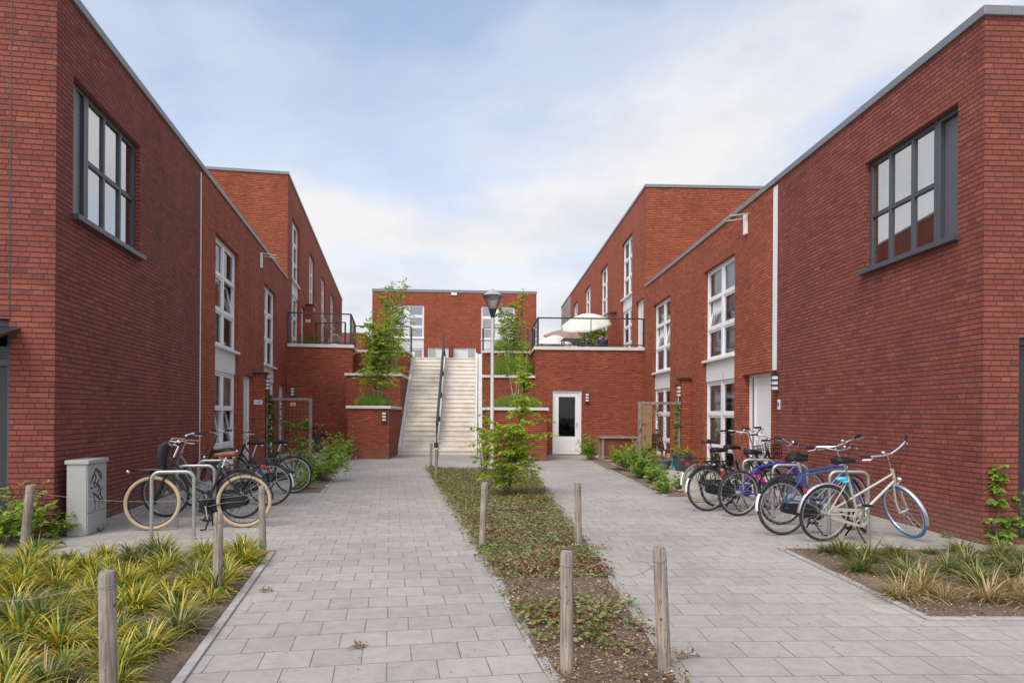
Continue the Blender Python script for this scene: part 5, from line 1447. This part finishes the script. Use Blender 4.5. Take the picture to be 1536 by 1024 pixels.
# --- birches in the planters
def birch(px, Yp, zb, topy, halfw, label, seed, n=120, leaf=.06, dens=13, low=.22):
    r = random.Random(seed); b = at(px, 600, Yp); h = at(px, topy, Yp).z - zb; w = halfw*Yp/F
    t = thing('birch_tree', label, 'tree', (b.x, Yp, zb)); lf, st = MB(), MB(); stems = []
    for k in range(4):
        az = k*1.57+r.uniform(-.4,.4); q = Vector((.04*math.cos(az), .04*math.sin(az), 0)); sp_ = r.uniform(.13,.30)
        d = Vector((math.cos(az)*sp_, math.sin(az)*sp_*.6, 1)).normalized(); hh = h*(1.0 if k == 0 else r.uniform(.7,.96)); pp = []
        for i in range(11): pp.append(q.copy()); q = q + d*hh/10; d = (d + Vector((r.uniform(-.05,.05), r.uniform(-.05,.05), .04))).normalized()
        st.tube(pp, [.026*(1-.86*i/10) for i in range(11)], 8, cap=False); stems.append(pp)
    for i in range(n):
        pp = r.choice(stems); t_ = (low + (1-low)*r.random()**.85)*9.95; a = int(t_); c = pp[a].lerp(pp[a+1], t_-a)
        f = c.z/h; az = r.uniform(0,6.28); L = w*.85*(1.1-f*.75)*r.uniform(.4,1.1)
        sprig(lf, st, c, Vector((math.cos(az), math.sin(az), r.uniform(.1,1.0))), L, r, dens, leaf, 1.0, .0045, .7)
    for pp in stems:
        for k in range(6): sprig(lf, None, pp[-2].lerp(pp[-1], r.random()), Vector((r.uniform(-.3,.3), r.uniform(-.3,.3), 1)), .3, r, 7, leaf, .2, .003, .7)
    lf.build('leaves', 'leaf_birch', t); st.build('trunk', 'birch_bark', t, smooth=True); return t
yy = lambda a, b: FS.w(a, b).y
birch(567, yy(-.7,-1.5), z1L-.06, 476, 52, 'broad bright green birch growing from the lowest planter left of the stairs', 3, n=370, low=.20, leaf=.080, dens=25)
birch(590, yy(-.9,2.0), z2L-.06, 424, 46, 'taller thin birch rising from the middle planter left of the stairs', 4, n=330, dens=22, low=.12, leaf=.070)
birch(766, yy(4.0,1.6), z2R-.06, 440, 34, 'thin airy birch in the middle planter right of the street lamp', 9, n=220, dens=20, low=.34, leaf=.080)
birch(775, yy(4.2,-1.6), z1R-.06, 520, 24, 'slender sapling in the lowest planter right of the stairs', 12, n=36, dens=9, low=.45, leaf=.09)

def mound(a0, a1, b0, b1, z, h, label, seed, n=700, mat='grass'):
    r = random.Random(seed); p = FS.w((a0+a1)/2, (b0+b1)/2, z); t = MB()
    for i in range(n):
        x, y = r.uniform(-1,1), r.uniform(-1,1)
        e = 1-.55*max(abs(x),abs(y))**2; px_, py_ = x*(a1-a0)/2, y*(b1-b0)/2
        t.blade((px_, py_, 0), math.atan2(py_, px_)+r.gauss(0,.8), h*1.35*e*r.uniform(.75,1.15), .013, abs(r.gauss(.2,.2)), r.uniform(.7,1.9), 4)
    o = t.build('grass_mound', mat); o.location = p; o.rotation_euler = (0,0,FS.rz)
    return tag(o, label, 'ornamental grass', 'grass mounds in the planters')
mound(-1.15,-.25,-2.0,-.2, z1L-.06, .50, 'lush grass mound in the lowest planter left of the stairs', 1, 1900)
mound(-1.5,-.30,1.2,3.2, z2L-.06, .42, 'lush grass mound in the middle planter left of the stairs', 2, 1700)
mound(-1.6,-.30,3.9,5.4, z3L-.06, .42, 'lush grass mound in the top planter left of the stairs', 3, 1700)
mound(3.5,4.95,-2.75,-.3, z1R-.06, .48, 'lush grass mound in the lowest planter right of the stairs', 4, 2000)
mound(3.6,4.8,.5,2.5, z2R-.06, .85, 'lush grass mound in the middle planter right of the stairs', 5, 2200)
mound(3.6,4.85,3.2,5.2, z3R-.06, .72, 'lush grass mound in the top planter below the right deck railing', 6, 1900)

# --- shrubs of the front gardens
def gb(px, base, topy, wpx, label, seed, **kw):
    kw['n'] = int(kw.get('n', 60)*1.15); kw.setdefault('leaf', .09); kw['nleaf'] = kw.get('nleaf', 14)+3
    x, y = G(px, base); return bush((x, y, .02), wpx*y/F*1.18, at(px, topy, y).z*1.08, label, seed=seed, **kw)
gb(478, 722, 658, 92, 'wide light green bramble shrub at the near end of the left garden strip', 21, n=90, nleaf=15, leaf=.075, group=None)
gb(497, 700, 648, 48, 'light green shrub behind the wide bramble in the left garden strip', 22, n=45)
gb(515, 690, 640, 34, 'taller dark green shrub in the corner against the left planter wall', 23, n=40, mat='leaf_bush')
gb(452, 735, 690, 44, 'sparse low shrub at the corner of the left garden strip behind the bikes', 24, n=16, nleaf=10)
gb(884, 690, 648, 32, 'compact light green shrub beside the glazed door', 25, n=50)
gb(936, 706, 660, 48, 'bushy light green shrub in front of the garden table', 26, n=60)
gb(962, 718, 662, 46, 'bushy light green shrub in the middle of the right garden strip', 27, n=60)
gb(984, 726, 690, 30, 'small leafy shrub near the end of the right garden strip', 28, n=26)
gb(993, 741, 706, 26, 'low bramble sprout at the near end of the right garden strip', 29, n=18, nleaf=10)
gb(1018, 738, 705, 26, 'sparse twiggy sprout nearest the bikes in the right garden strip', 30, n=13, nleaf=9)
gb(1000, 702, 672, 30, 'small leafy plant spilling over the grey pot', 31, n=18, leaf=.05)
# bush at the left edge, weed by the cabinet, climbing plant on the right corner
x, y = G(22, 818); bush((x-.15, y+.1, 0), 1.0, at(20, 708, y).z*1.02, 'broad leafy green bush at the left edge below the dark door', n=90, leaf=.085, seed=41, mat='leaf_bush', nleaf=12, upright=.5)
x, y = G(88, 806); bush((x, y, 0), .34, .36, 'drooping long leaved weed between the leaning post and the cabinet', n=22, leaf=.10, seed=42, mat='leaf_bush', nleaf=9, wr=.3, name='weed', cat='weed')
x, y = G(62, 822); bush((x, y, 0), .42, .14, 'low spreading weed at the foot of the leaning post', n=14, leaf=.08, seed=43, mat='leaf_dark', nleaf=7, wr=.4, name='weed', cat='weed')
x, y = G(152, 797); bush((x, y, 0), .12, .12, 'tiny weed growing at the foot of the grey cabinet', n=6, leaf=.05, seed=44, nleaf=6, wr=.4, name='weed', cat='weed')
x, y = G(1378, 790); bush((x, y, 0), .22, .16, 'small weed tuft at the foot of the right wall', n=10, leaf=.05, seed=45, nleaf=6, wr=.35, name='weed', cat='weed')
x, y = G(1420, 806); bush((x, y, 0), .16, .11, 'tiny weed at the foot of the right wall near its corner', n=8, leaf=.045, seed=46, nleaf=6, wr=.35, name='weed', cat='weed')
def climber(base, pts2, label, seed, n, leaf, mat='leaf_bush', wid=.12, name='climbing_plant', dens=9, stemr=.007):
    """stem following points, short leafy shoots off it"""
    r = random.Random(seed); t = thing(name, label, 'climbing plant', base); lf, st = MB(), MB(); b = Vector(base)
    pts3 = [Vector(p) - b for p in pts2]; st.tube(pts3, [stemr*(1-.6*i/(len(pts3)-1)) for i in range(len(pts3))], 6, cap=False)
    for i in range(n):
        t_ = r.random()**.9*(len(pts3)-1.001); a = int(t_); c = pts3[a].lerp(pts3[a+1], t_-a); az = r.uniform(0,6.28); k = 1-.45*t_/(len(pts3)-1)
        sprig(lf, st, c, Vector((math.cos(az), math.sin(az), r.uniform(-.1,.9))), wid*r.uniform(.4,1.2)*k, r, dens, leaf, .5, .003, .85)
    lf.build('leaves', mat, t); st.build('stems', 'bark', t); return t
cx_, cy_ = FR.l(*G(1500, 822)); q0 = FR.w(.07, cy_, 0)
cw_ = lambda px, py: FR.w(.06, FR.hitx(px, py, .06)[0], FR.hitx(px, py, .06)[1])
climber(tuple(cw_(1497,820)), [cw_(1497,820), cw_(1494,790), cw_(1499,765), cw_(1496,742), cw_(1500,718), cw_(1499,702)], 'light green vine climbing the brick corner on the right', 51, 34, .075, wid=.13)
climber(tuple(cw_(1505,822)), [cw_(1505,822), cw_(1512,800), cw_(1516,780)], 'low leafy vine shoot beside the taller vine at the right corner', 52, 14, .075, wid=.15)
climber(tuple(cw_(1533,800)), [cw_(1533,800), cw_(1532,775), cw_(1530,737)], 'small leafy shoot in front of the dark door at the right edge', 53, 7, .06, wid=.08)

# --- privacy trellises with climbers
def trellis(fr, a, y0, y1, z, label, outer_post=True):
    t = thing('trellis', label, 'trellis', fr.w(a, 0), fr.rz, 'privacy trellises between the front gardens')
    MB().box(-.045, .045, y0, y0+.09, 0, z).build('post', 'wood_grey', t, bevel=.005)
    MB().box(-.03, .03, y1-.06, y1, 0, z-.081).build('post', 'wood_grey', t, bevel=.005)
    MB().box(-.05, .05, y0+.092, y1, z-.08, z).build('top_rail', 'wood_grey', t, bevel=.005)
    m_ = MB(); k = int((y1-y0)/.11)
    for i in range(1, k): m_.tube([(0, interp(y0+.09,y1-.06,i/k), .08), (0, interp(y0+.09,y1-.06,i/k), z-.08)], .0035, 5)
    for i in range(1, 17): zz = i*(z-.1)/17; m_.tube([(.008, y0+.09, zz), (.008, y1-.06, zz)], .0035, 5)
    m_.build('wire_mesh', 'lattice', t); return t
ty0 = FL.hitx(468, 640, pa+.1)[0]; tz = FL.hitx(440, 596.5, pa+.1)[1]
trellis(FL, pa+.1, ty0, py_-.02, tz, 'wood framed wire trellis with ivy beside the left white door')
ivw = lambda px, py, o=.1: FL.w(pa+o, FL.hitx(px, py, pa+o)[0], FL.hitx(px, py, pa+o)[1])
climber(tuple(ivw(408,694)), [ivw(408,694), ivw(404,660), ivw(408,630), ivw(405,605), ivw(402,593)], 'dense dark ivy climbing the post beside the left brick pier', 55, 120, .08, 'leaf_dark', .17)
climber(tuple(ivw(421,694)), [ivw(421,694), ivw(422,660), ivw(421,630), ivw(424,600)], 'sparse dry ivy in the middle of the left trellis', 56, 40, .05, 'leaf_dark', .10)
climber(tuple(ivw(447,694)), [ivw(447,694), ivw(446,670), ivw(438,640), ivw(430,632)], 'leafy climber on the right half of the left trellis', 57, 42, .09, 'leaf_bush', .25)
climber(tuple(ivw(449,694)), [ivw(449,694), ivw(455,670), ivw(458,640), ivw(456,628)], 'leafy climber beside the outer post of the left trellis', 58, 36, .09, 'leaf_bush', .2)
tyr = FR.hitx(957, 660, pr_-.1)[0]; tzr = FR.hitx(990, 602.5, pr_-.1)[1]
trellis(FR, pr_-.1, tyr, pyr-.02, tzr, 'wood framed trellis with vines beside the right brick pier')
rvw = lambda px, py, o=-.1: FR.w(pr_+o, FR.hitx(px, py, pr_+o)[0], FR.hitx(px, py, pr_+o)[1])
climber(tuple(rvw(1014,700)), [rvw(1014,700), rvw(1013,660), rvw(1016,625), rvw(1015,607)], 'fresh green vine on the pier end of the right trellis', 61, 50, .075, 'leaf_bush', .13)
climber(tuple(rvw(984,700)), [rvw(984,700), rvw(985,660), rvw(988,632), rvw(984,605)], 'dark sparse vine in the middle of the right trellis', 62, 44, .05, 'leaf_dark', .12)
climber(tuple(rvw(962,700)), [rvw(962,700), rvw(964,670), rvw(963,640), rvw(964,634)], 'young green vine beside the outer post of the right trellis', 63, 22, .08, 'leaf_bush', .15)
m0, m1 = FR.hitx(963, 640, pr_-.06)[0], FR.hitx(978, 640, pr_-.06)[0]
t_ = thing('reed_mat', 'brown reed mat tied to the outer half of the right trellis', 'reed mat', FR.w(pr_-.07, 0), FR.rz)
MB().box(-.012, .012, m0, m1, .55, tzr-.1).build('mat', 'rug', t_)

# --- pots, table and chairs in the right front garden
def pot(px, base, topy, wpx, mat, label, plant=None):
    x, y = G(px, base); h = at(px, topy, y).z; w = wpx*y/F/2
    t = thing('plant_pot', label, 'plant pot', (x, y, .006))
    mb = MB(); mb.lathe([(w*.62,0),(w*.72,h*.15),(w*.92,h*.6),(w*.98,h*.86),(w*1.04,h*.88),(w*1.05,h*.97),(w*.98,h),(w*.90,h*.97),(w*.88,h*.90),(.001,h*.89)], 28)
    mb.build('vessel', mat, t, smooth=True); return (x, y, h, w)
x, y, h, w = pot(1023, 706, 682, 29, 'pot', 'large dark blue glazed plant pot beside the right brick pier')
bush((x, y, h*.9), w*2.4, .36, 'yellow leaved spiky plant growing in the large blue pot', n=26, leaf=.13, seed=71, mat='leaf_yellow', nleaf=9, wr=.2, name='potted_plant', cat='potted plant')
x, y, h, w = pot(995, 704, 690, 24, 'pot_grey', 'low grey plant pot next to the large blue pot')
x, y, h, w = pot(1011, 702, 687, 9, 'turquoise', 'small pale blue pot squeezed between the two larger pots')
tp = at(929, 655, 21.3); tz_ = tp.z
tb_ = thing('garden_table', 'long grey topped garden table against the right podium wall', 'garden table', (tp.x, 21.6, 0), FR.rz)
wt = 57*21.3/F
tb_.rotation_euler = (0, 0, FR.rz + math.pi/2)
MB().box(-wt/2, wt/2, -.35, .35, tz_-.05, tz_).build('table_top', 'wood_grey', tb_, bevel=.006)
MB().box(-wt/2+.08, wt/2-.08, -.28, -.24, .10, tz_-.053).build('apron', 'wood_red', tb_)
for sx in (-1, 1):
    for sy in (-1, 1): MB().box(sx*(wt/2-.07)-.035, sx*(wt/2-.07)+.035, sy*.28-.035, sy*.28+.035, 0, tz_-.053).build('leg', 'wood_grey', tb_)
def slat_chair(x, y, rz, label):
    t = thing('garden_chair', label, 'garden chair', (x, y, .006), rz, 'wooden chairs behind the right trellis')
    s_ = MB(); [s_.box(-.22+i*.09, -.14+i*.09, -.24, .24, .43, .45) for i in range(5)]; s_.build('seat', 'wood_red', t)
    b_ = MB(); [b_.bar((-.23,-.2+i*.1,.47),(-.36,-.2+i*.1,.92),.02,.07,(0,1,0)) for i in range(5)]; b_.bar((-.36,-.25,.92),(-.36,.25,.92),.03,.06); b_.build('backrest', 'wood_red', t)
    for sx in (-.2,.2):
        for sy in (-.22,.22): MB().bar((sx,sy,0),(sx*.7,sy,.43),.04,.04).build('leg', 'wood_red', t)
p = G(972, 700); slat_chair(p[0], 20.4, 2.2, 'red brown wooden chair seen through the outer half of the right trellis')
p = at(996, 660, 20.6); slat_chair(p.x, 20.6, .6, 'red brown wooden chair in front of the white window behind the right trellis')

# ------------------------------------------------------------------ street lamp
lx, ly = G(737.5, 703)
lamp = thing('street_lamp', 'tall grey street lamp with a tapered glass lantern in front of the staircase', 'street lamp', (lx, ly, 0))
zt = at(739, 434, ly).z; zb = at(739, 476, ly).z; zn = at(739, 464, ly).z; zk = at(739, 444, ly).z
MB().tube([(0,0,0),(0,0,.9),(0,0,.92),(0,0,zb)], [.062,.062,.05,.046], 20).build('pole', 'pole', lamp, smooth=True)
MB().lathe([(.05,zb-.005),(.055,zb),(.06,zb+.06),(.115,zn),(.11,zn+.01),(.001,zn+.012)], 24).build('collar', 'dark', lamp, smooth=True)
gl_ = MB(); n = 28; pr = [(.112,zn+.014),(.262,zk-.03),(.268,zk)]
vs = [(q*math.cos(2*math.pi*j/n), q*math.sin(2*math.pi*j/n), z) for q, z in pr for j in range(n)]
gl_.add(vs, [(i*n+j, i*n+(j+1)%n, (i+1)*n+(j+1)%n, (i+1)*n+j) for i in range(2) for j in range(n)]).build('lantern_glass', 'lamp_glass', lamp, smooth=True)
MB().lathe([(.20,zk-.10),(.24,zk-.02),(.275,zk+.003),(.285,zk+.012),(.25,zk+.03),(.12,zk+.14),(.05,zt-.035),(.045,zt),(.001,zt+.002)], 28).build('hood', 'lamp_cap', lamp, smooth=True)
MB().lathe([(.001,zk-.108),(.20,zk-.108),(.21,zk-.101),(.001,zk-.101)], 24).build('added_reflector', 'lamp_white', lamp)  # white disc added under the hood to brighten the dark lantern
MB().lathe([(.05,zn+.016),(.075,zn+.03),(.115,zk-.13),(.10,zk-.112)], 20).build('white_refractor', 'lamp_white', lamp, smooth=True)  # frosted white refractor, added and widened so the lantern glass looks lighter

# ------------------------------------------------------------------ life on the decks
def parasol(c, rad, rise, tilt, rz, mat, label, ribs=8, scallop=.10):
    t = thing('parasol', label, 'parasol', (c.x, c.y, ZD), 0)
    ht = c.z - ZD; T = Matrix.Translation((0,0,ht)) @ Matrix.Rotation(rz, 4, 'Z') @ Matrix.Rotation(tilt, 4, 'Y')
    mb = MB(); n = ribs*6; m_ = 10; vs = []
    for i in range(m_+1):
        f = i/m_
        for j in range(n):
            a = 2*math.pi*j/n; e = abs(math.sin(a*ribs/2)); q = rad*f*(1-scallop*e*f*f*.9); z = rise*(1-f**1.8) - .06*e*f
            vs.append((q*math.cos(a), q*math.sin(a), z))
    mb.T = T; mb.add(vs, [(i*n+j, i*n+(j+1)%n, (i+1)*n+(j+1)%n, (i+1)*n+j) for i in range(m_) for j in range(n)])
    o = mb.build('canopy', mat, t, smooth=True, angle=60); s = o.modifiers.new('Solid','SOLIDIFY'); s.thickness = .006
    rb = MB(); rb.T = T
    for k in range(ribs):
        a = 2*math.pi*k/ribs; rb.tube([(rad*f*math.cos(a), rad*f*math.sin(a), rise*(1-f**1.8)-.02) for f in (0,.25,.5,.75,.97)], .009, 5)
    rb.build('ribs', 'wood_grey', t)
    MB().tube([(0,0,.05),(0,0,ht), T @ Vector((0,0,rise))], .024, 10).build('pole', 'zinc', t, smooth=True)
    MB().lathe([(.24,0),(.24,.06),(.05,.09),(.03,.3)], 20).build('base', 'dark', t, smooth=True)
    return t
parasol(at(879, 488, 29.5), 1.16, .50, R(21), R(-116), 'parasol', 'large open cream parasol tilted over the right roof deck')
parasol(at(851, 511, 34.5), 1.25, .55, R(12), R(-5), 'parasol_brown', 'brown parasol behind the cream one on the right roof deck', 8)
parasol(at(833, 519, 32.5), .95, .52, R(4), 0, 'parasol', 'low beige parasol at the left end of the right roof deck')
# hedge screen
hx = at(894, 512, 34)
hd = thing('hedge_plant', 'leafy hedge plant behind the seated person on the right roof deck', 'hedge', (hx.x, 34, ZD)); r = random.Random(77); lf, st = MB(), MB()
for i in range(330):
    p = Vector((r.uniform(-.68,.68), r.uniform(-.2,.2), r.uniform(.3,1.8))); sprig(lf, st, p, rvec(r), .26, r, 13, .12, .4, .004, .75)
for i in range(5): st.tube([(-.6+i*.3,0,0),(-.6+i*.3,0,1.6)], .018, 6)
lf.build('leaves', 'leaf_bush', hd); st.build('stems', 'bark', hd)
tbp = at(857, 509, 28.6)
tb2 = thing('garden_table', 'small dark table under the parasols on the right roof deck', 'garden table', (tbp.x, 28.6, ZD), FR.rz)
ztp = tbp.z-ZD
MB().box(-.45,.45,-.4,.4,ztp-.04,ztp).build('table_top', 'dark', tb2, bevel=.006)
for sx in (-.4,.4):
    for sy in (-.35,.35): MB().box(sx-.025,sx+.025,sy-.025,sy+.025,0,ztp-.042).build('leg', 'dark', tb2)

def person(loc, rz):
    t = thing('person', 'dark haired person in a navy shirt sitting under the parasol, back turned', 'person', loc, rz)
    def skin_mesh(name, verts, edges, radii, mat, root=0, sub=2):
        me = bpy.data.meshes.new(name); me.from_pydata(verts, edges, []); me.materials.append(M[mat])
        o = bpy.data.objects.new(name, me); COL.objects.link(o); o.parent = t
        sk = o.modifiers.new('Skin', 'SKIN'); sk.use_smooth_shade = True
        for i, q in enumerate(radii):
            v = me.skin_vertices[0].data[i]; v.radius = q if isinstance(q, tuple) else (q, q); v.use_root = (i == root)
        s = o.modifiers.new('Sub', 'SUBSURF'); s.levels = sub; s.render_levels = sub
        return o
    # facing +y, seat at .45
    V = [(0,0,.52),(0,-.02,.68),(0,-.03,.84),(0,-.02,.98),(0,0,1.07),(0,.01,1.13),(0,.02,1.20),(0,.03,1.27)]
    E = [(0,1),(1,2),(2,3),(3,4),(4,5),(5,6),(6,7)]; Rr = [(.16,.12),(.15,.11),(.17,.115),(.175,.10),(.10,.075),(.05,.052),(.072,.085),(.07,.085)]
    for s in (-1,1):
        b = len(V); V += [(s*.19,-.01,1.0),(s*.25,.04,.76),(s*.20,.26,.72),(s*.17,.34,.72)]; E += [(3,b),(b,b+1),(b+1,b+2),(b+2,b+3)]; Rr += [.058,.044,.034,.03]
        for k in range(5):
            c = len(V); V += [(s*(.17-.035+k*.016),.38,.722-.004*abs(k-2)),(s*(.165-.04+k*.018),.42+.012*(2-abs(k-2))/2,.715)]; E += [(b+3,c),(c,c+1)]; Rr += [.010,.008]
        b = len(V); V += [(s*.11,.06,.50),(s*.13,.44,.50),(s*.13,.46,.10),(s*.13,.58,.04)]; E += [(0,b),(b,b+1),(b+1,b+2),(b+2,b+3)]; Rr += [.095,.068,.045,.035]
    body = skin_mesh('body', V, E, Rr, 'skin')
    sh = skin_mesh('shirt', [(0,0,.50),(0,-.02,.68),(0,-.03,.84),(0,-.02,.98),(0,0,1.075),(.19,-.01,1.0),(.235,.03,.82),(-.19,-.01,1.0),(-.235,.03,.82)], [(0,1),(1,2),(2,3),(3,4),(3,5),(5,6),(3,7),(7,8)],
              [(.18,.14),(.172,.13),(.19,.135),(.195,.118),(.09,.075),.075,.066,.075,.066], 'shirt')
    skin_mesh('trousers', [(0,0,.50),(.11,.06,.50),(.13,.44,.50),(.13,.46,.12),(-.11,.06,.50),(-.13,.44,.50),(-.13,.46,.12)], [(0,1),(1,2),(2,3),(0,4),(4,5),(5,6)], [(.175,.13),.105,.08,.06,.105,.08,.06], 'trousers')
    hm = MB(); hm.ball((0,.005,1.262), .092, .102, .10, 18, 12); hm.ball((0,-.04,1.215), .075, .06, .07, 14, 10); hm.build('hair', 'hair', t, smooth=True)
    ea = MB(); [ea.ball((s*.083,.03,1.225), .014, .024, .03, 10, 8) for s in (-1,1)]; ea.build('ear', 'skin', t, smooth=True)
    fc = MB(); fc.ball((0,.118,1.215), .013, .022, .024, 10, 8); fc.build('nose', 'skin', t, smooth=True)
    ey = MB(); [ey.ball((s*.032,.105,1.242), .011, .008, .007, 10, 8) for s in (-1,1)]; ey.build('eye', 'white_plastic', t, smooth=True)
    mo = MB(); mo.ball((0,.108,1.172), .024, .008, .007, 10, 8); mo.build('mouth', 'red_lens', t, smooth=True)
pp = at(903.5, 508, 31.6)
person((pp.x, 31.6, ZD+.05), .25)
ch_ = thing('garden_chair', 'dark chair under the seated person on the right roof deck', 'garden chair', (pp.x, 31.6, ZD), .25)
MB().box(-.23,.23,-.16,.30,.42,.455).build('seat', 'dark', ch_, bevel=.006)
MB().box(-.22,.22,-.19,-.165,.5,.80).build('backrest', 'dark', ch_, bevel=.006)
for sx in (-.2,.2):
    for sy in (-.15,.27): MB().box(sx-.02,sx+.02,sy-.02,sy+.02,0,.42).build('leg', 'dark', ch_)
    MB().box(sx-.018,sx+.018,-.19,-.16,.44,.52).build('back_support', 'dark', ch_)
# left deck: plants, a mesh chair and a screen
p = at(472, 500, 30.5); bush((p.x, 30.5, ZD), 1.3, 1.55, 'leafy bush standing on the left roof deck behind the railing', n=60, leaf=.10, seed=81, mat='leaf_dark', nleaf=12)
p = at(488, 505, 33); bush((p.x, 33, ZD), 1.1, 1.3, 'reddish flowering bush behind the left deck railing', n=40, leaf=.10, seed=82, mat='cover_red', nleaf=12)
p = at(524, 510, 29.5); bush((p.x, 29.5, ZD), .7, .95, 'small bush at the outer corner of the left deck railing', n=26, leaf=.08, seed=83, mat='leaf_dark', nleaf=10)
p = at(503, 510, 29.0); mc = thing('mesh_chair', 'pale round backed wire chair on the left roof deck', 'garden chair', (p.x, 29.0, ZD), .2)
zt_ = at(503, 502, 29.0).z - ZD
mb = MB(); w_ = 9.5*29/F
rim = [(w_*math.cos(a), -.18, zt_-.42+.42*math.sin(a)) for a in [math.pi*i/16 for i in range(17)]]
mb.tube(rim, .014, 8)
for i in range(1, 12):
    x = -w_ + 2*w_*i/12; h_ = .42*math.sqrt(max(0, 1-(x/w_)**2)); mb.tube([(x,-.18,zt_-.42),(x,-.18,zt_-.42+h_)], .005, 5)
mb.build('backrest', 'zinc', mc, smooth=True)
MB().lathe([(.001,zt_-.46),(.26,zt_-.46),(.27,zt_-.44),(.26,zt_-.42),(.001,zt_-.42)], 24).build('seat', 'zinc', mc, smooth=True)
for sx in (-1,1):
    for sy in (-1,1): MB().tube([(sx*.2,sy*.15,zt_-.46),(sx*.26,sy*.22,0)], .012, 8).build('leg', 'zinc', mc, smooth=True)
sc = thing('deck_railing', 'far dividing railing across the left roof deck behind the bushes', 'railing', (0,0,0), 0, 'railings of the roof deck')
a_, b_ = at(470, 485, 36.5), at(518, 485.5, 36.0)
rail_run(sc, [(a_.x, 36.5), (b_.x, 36.0)], ZD, a_.z-ZD, 1.2)

# ------------------------------------------------------------------ camera, sky and light
cam = bpy.data.cameras.new('camera'); cam.lens = 24; cam.sensor_width = 36; cam.sensor_fit = 'HORIZONTAL'
cam.shift_y = (HY-512)/1536; cam.clip_end = 2000; cam.clip_start = 0.05
co = bpy.data.objects.new('camera', cam); COL.objects.link(co); co.location = (0, 0, H)
co.matrix_world = Matrix.Translation((0,0,H)) @ Matrix.Rotation(R(90), 4, 'X') @ Matrix.Rotation(ROLL, 4, 'Z')
scene.camera = co

SKYZ = 6.1
SUN_EL, SUN_AZ = R(52), R(212)     # azimuth clockwise from +Y: behind the camera and to the left
sd_ = Vector((math.sin(SUN_AZ)*math.cos(SUN_EL), math.cos(SUN_AZ)*math.cos(SUN_EL), math.sin(SUN_EL)))
sl = bpy.data.lights.new('sun', 'SUN'); sl.energy = 1.5; sl.angle = R(30); sl.color = (1.0, 0.95, 0.88)
so = bpy.data.objects.new('sun', sl); COL.objects.link(so); so.rotation_euler = (-sd_).to_track_quat('-Z', 'Y').to_euler(); so.location = sd_*50
w = bpy.data.worlds.new('World'); scene.world = w; w.use_nodes = True; nt = w.node_tree
bg = nt.nodes['Background']; bg.inputs['Strength'].default_value = 0.1
sky = N(nt, 'ShaderNodeTexSky'); sky.sky_type = 'NISHITA'; sky.sun_disc = False; sky.sun_elevation = SUN_EL; sky.sun_rotation = SUN_AZ
sky.air_density = 1.0; sky.dust_density = 0.7
tc = N(nt, 'ShaderNodeTexCoord'); sep = N(nt, 'ShaderNodeSeparateXYZ'); nt.links.new(tc.outputs['Generated'], sep.inputs[0])
# flatten the direction onto a cloud layer so that banks foreshorten towards the horizon
zz = mth(nt, 'MAXIMUM', sep.outputs[2], 0.0); zz = mth(nt, 'ADD', zz, 0.22)
cbx = N(nt, 'ShaderNodeCombineXYZ'); nt.links.new(mth(nt, 'DIVIDE', sep.outputs[0], zz), cbx.inputs[0]); nt.links.new(mth(nt, 'DIVIDE', sep.outputs[1], zz), cbx.inputs[1])
cbx.inputs[2].default_value = SKYZ
cn = N(nt, 'ShaderNodeTexNoise', Scale=0.80, Detail=8.0, Roughness=0.50, Distortion=0.25); nt.links.new(cbx.outputs[0], cn.inputs['Vector'])
cn2 = N(nt, 'ShaderNodeTexNoise', Scale=2.4, Detail=8.0, Roughness=0.55); nt.links.new(cbx.outputs[0], cn2.inputs['Vector'])
cov = ramp(nt, [(0.42, (0.22,)*3), (0.52, (0.52,)*3), (0.63, (1,)*3)], 'EASE'); nt.links.new(cn.outputs['Fac'], cov.inputs[0])
hz = nt.nodes.new('ShaderNodeMapRange'); nt.links.new(sep.outputs[2], hz.inputs[0]); hz.inputs[1].default_value = 0.16; hz.inputs[2].default_value = 0.50; hz.inputs[3].default_value = 1.0; hz.inputs[4].default_value = 0.0
covf = mth(nt, 'MAXIMUM', cov.outputs[0], mth(nt, 'MULTIPLY', hz.outputs[0], 0.95))
ccol = ramp(nt, [(0.33, (4.55, 4.72, 5.15)), (0.60, (5.75, 5.72, 5.8))]); nt.links.new(cn2.outputs['Fac'], ccol.inputs[0])
skyb = mixc(nt, sky.outputs[0], (1.5, 1.5, 1.5), 1.0, 'MULTIPLY')
# fill added in the unseen sky: cloud veil brightened towards the sun
vd = nt.nodes.new('ShaderNodeVectorMath'); vd.operation = 'DOT_PRODUCT'; nt.links.new(tc.outputs['Generated'], vd.inputs[0]); vd.inputs[1].default_value = sd_
gw = nt.nodes.new('ShaderNodeMapRange'); gw.interpolation_type = 'SMOOTHSTEP'; nt.links.new(vd.outputs['Value'], gw.inputs[0]); gw.inputs[1].default_value = 0.15; gw.inputs[2].default_value = 1.0; gw.inputs[3].default_value = 1.0; gw.inputs[4].default_value = 2.3
gc_ = mixc(nt, ccol.outputs[0], gw.outputs[0], 1.0, 'MULTIPLY')
nt.links.new(mixc(nt, skyb, gc_, covf), bg.inputs['Color'])

vs_ = scene.view_settings; vs_.view_transform = 'Standard'; vs_.look = 'None'; vs_.exposure = 0.66; vs_.gamma = 1.0; vs_.use_curve_mapping = False
scene.cycles.max_bounces = 8; scene.cycles.transparent_max_bounces = 16
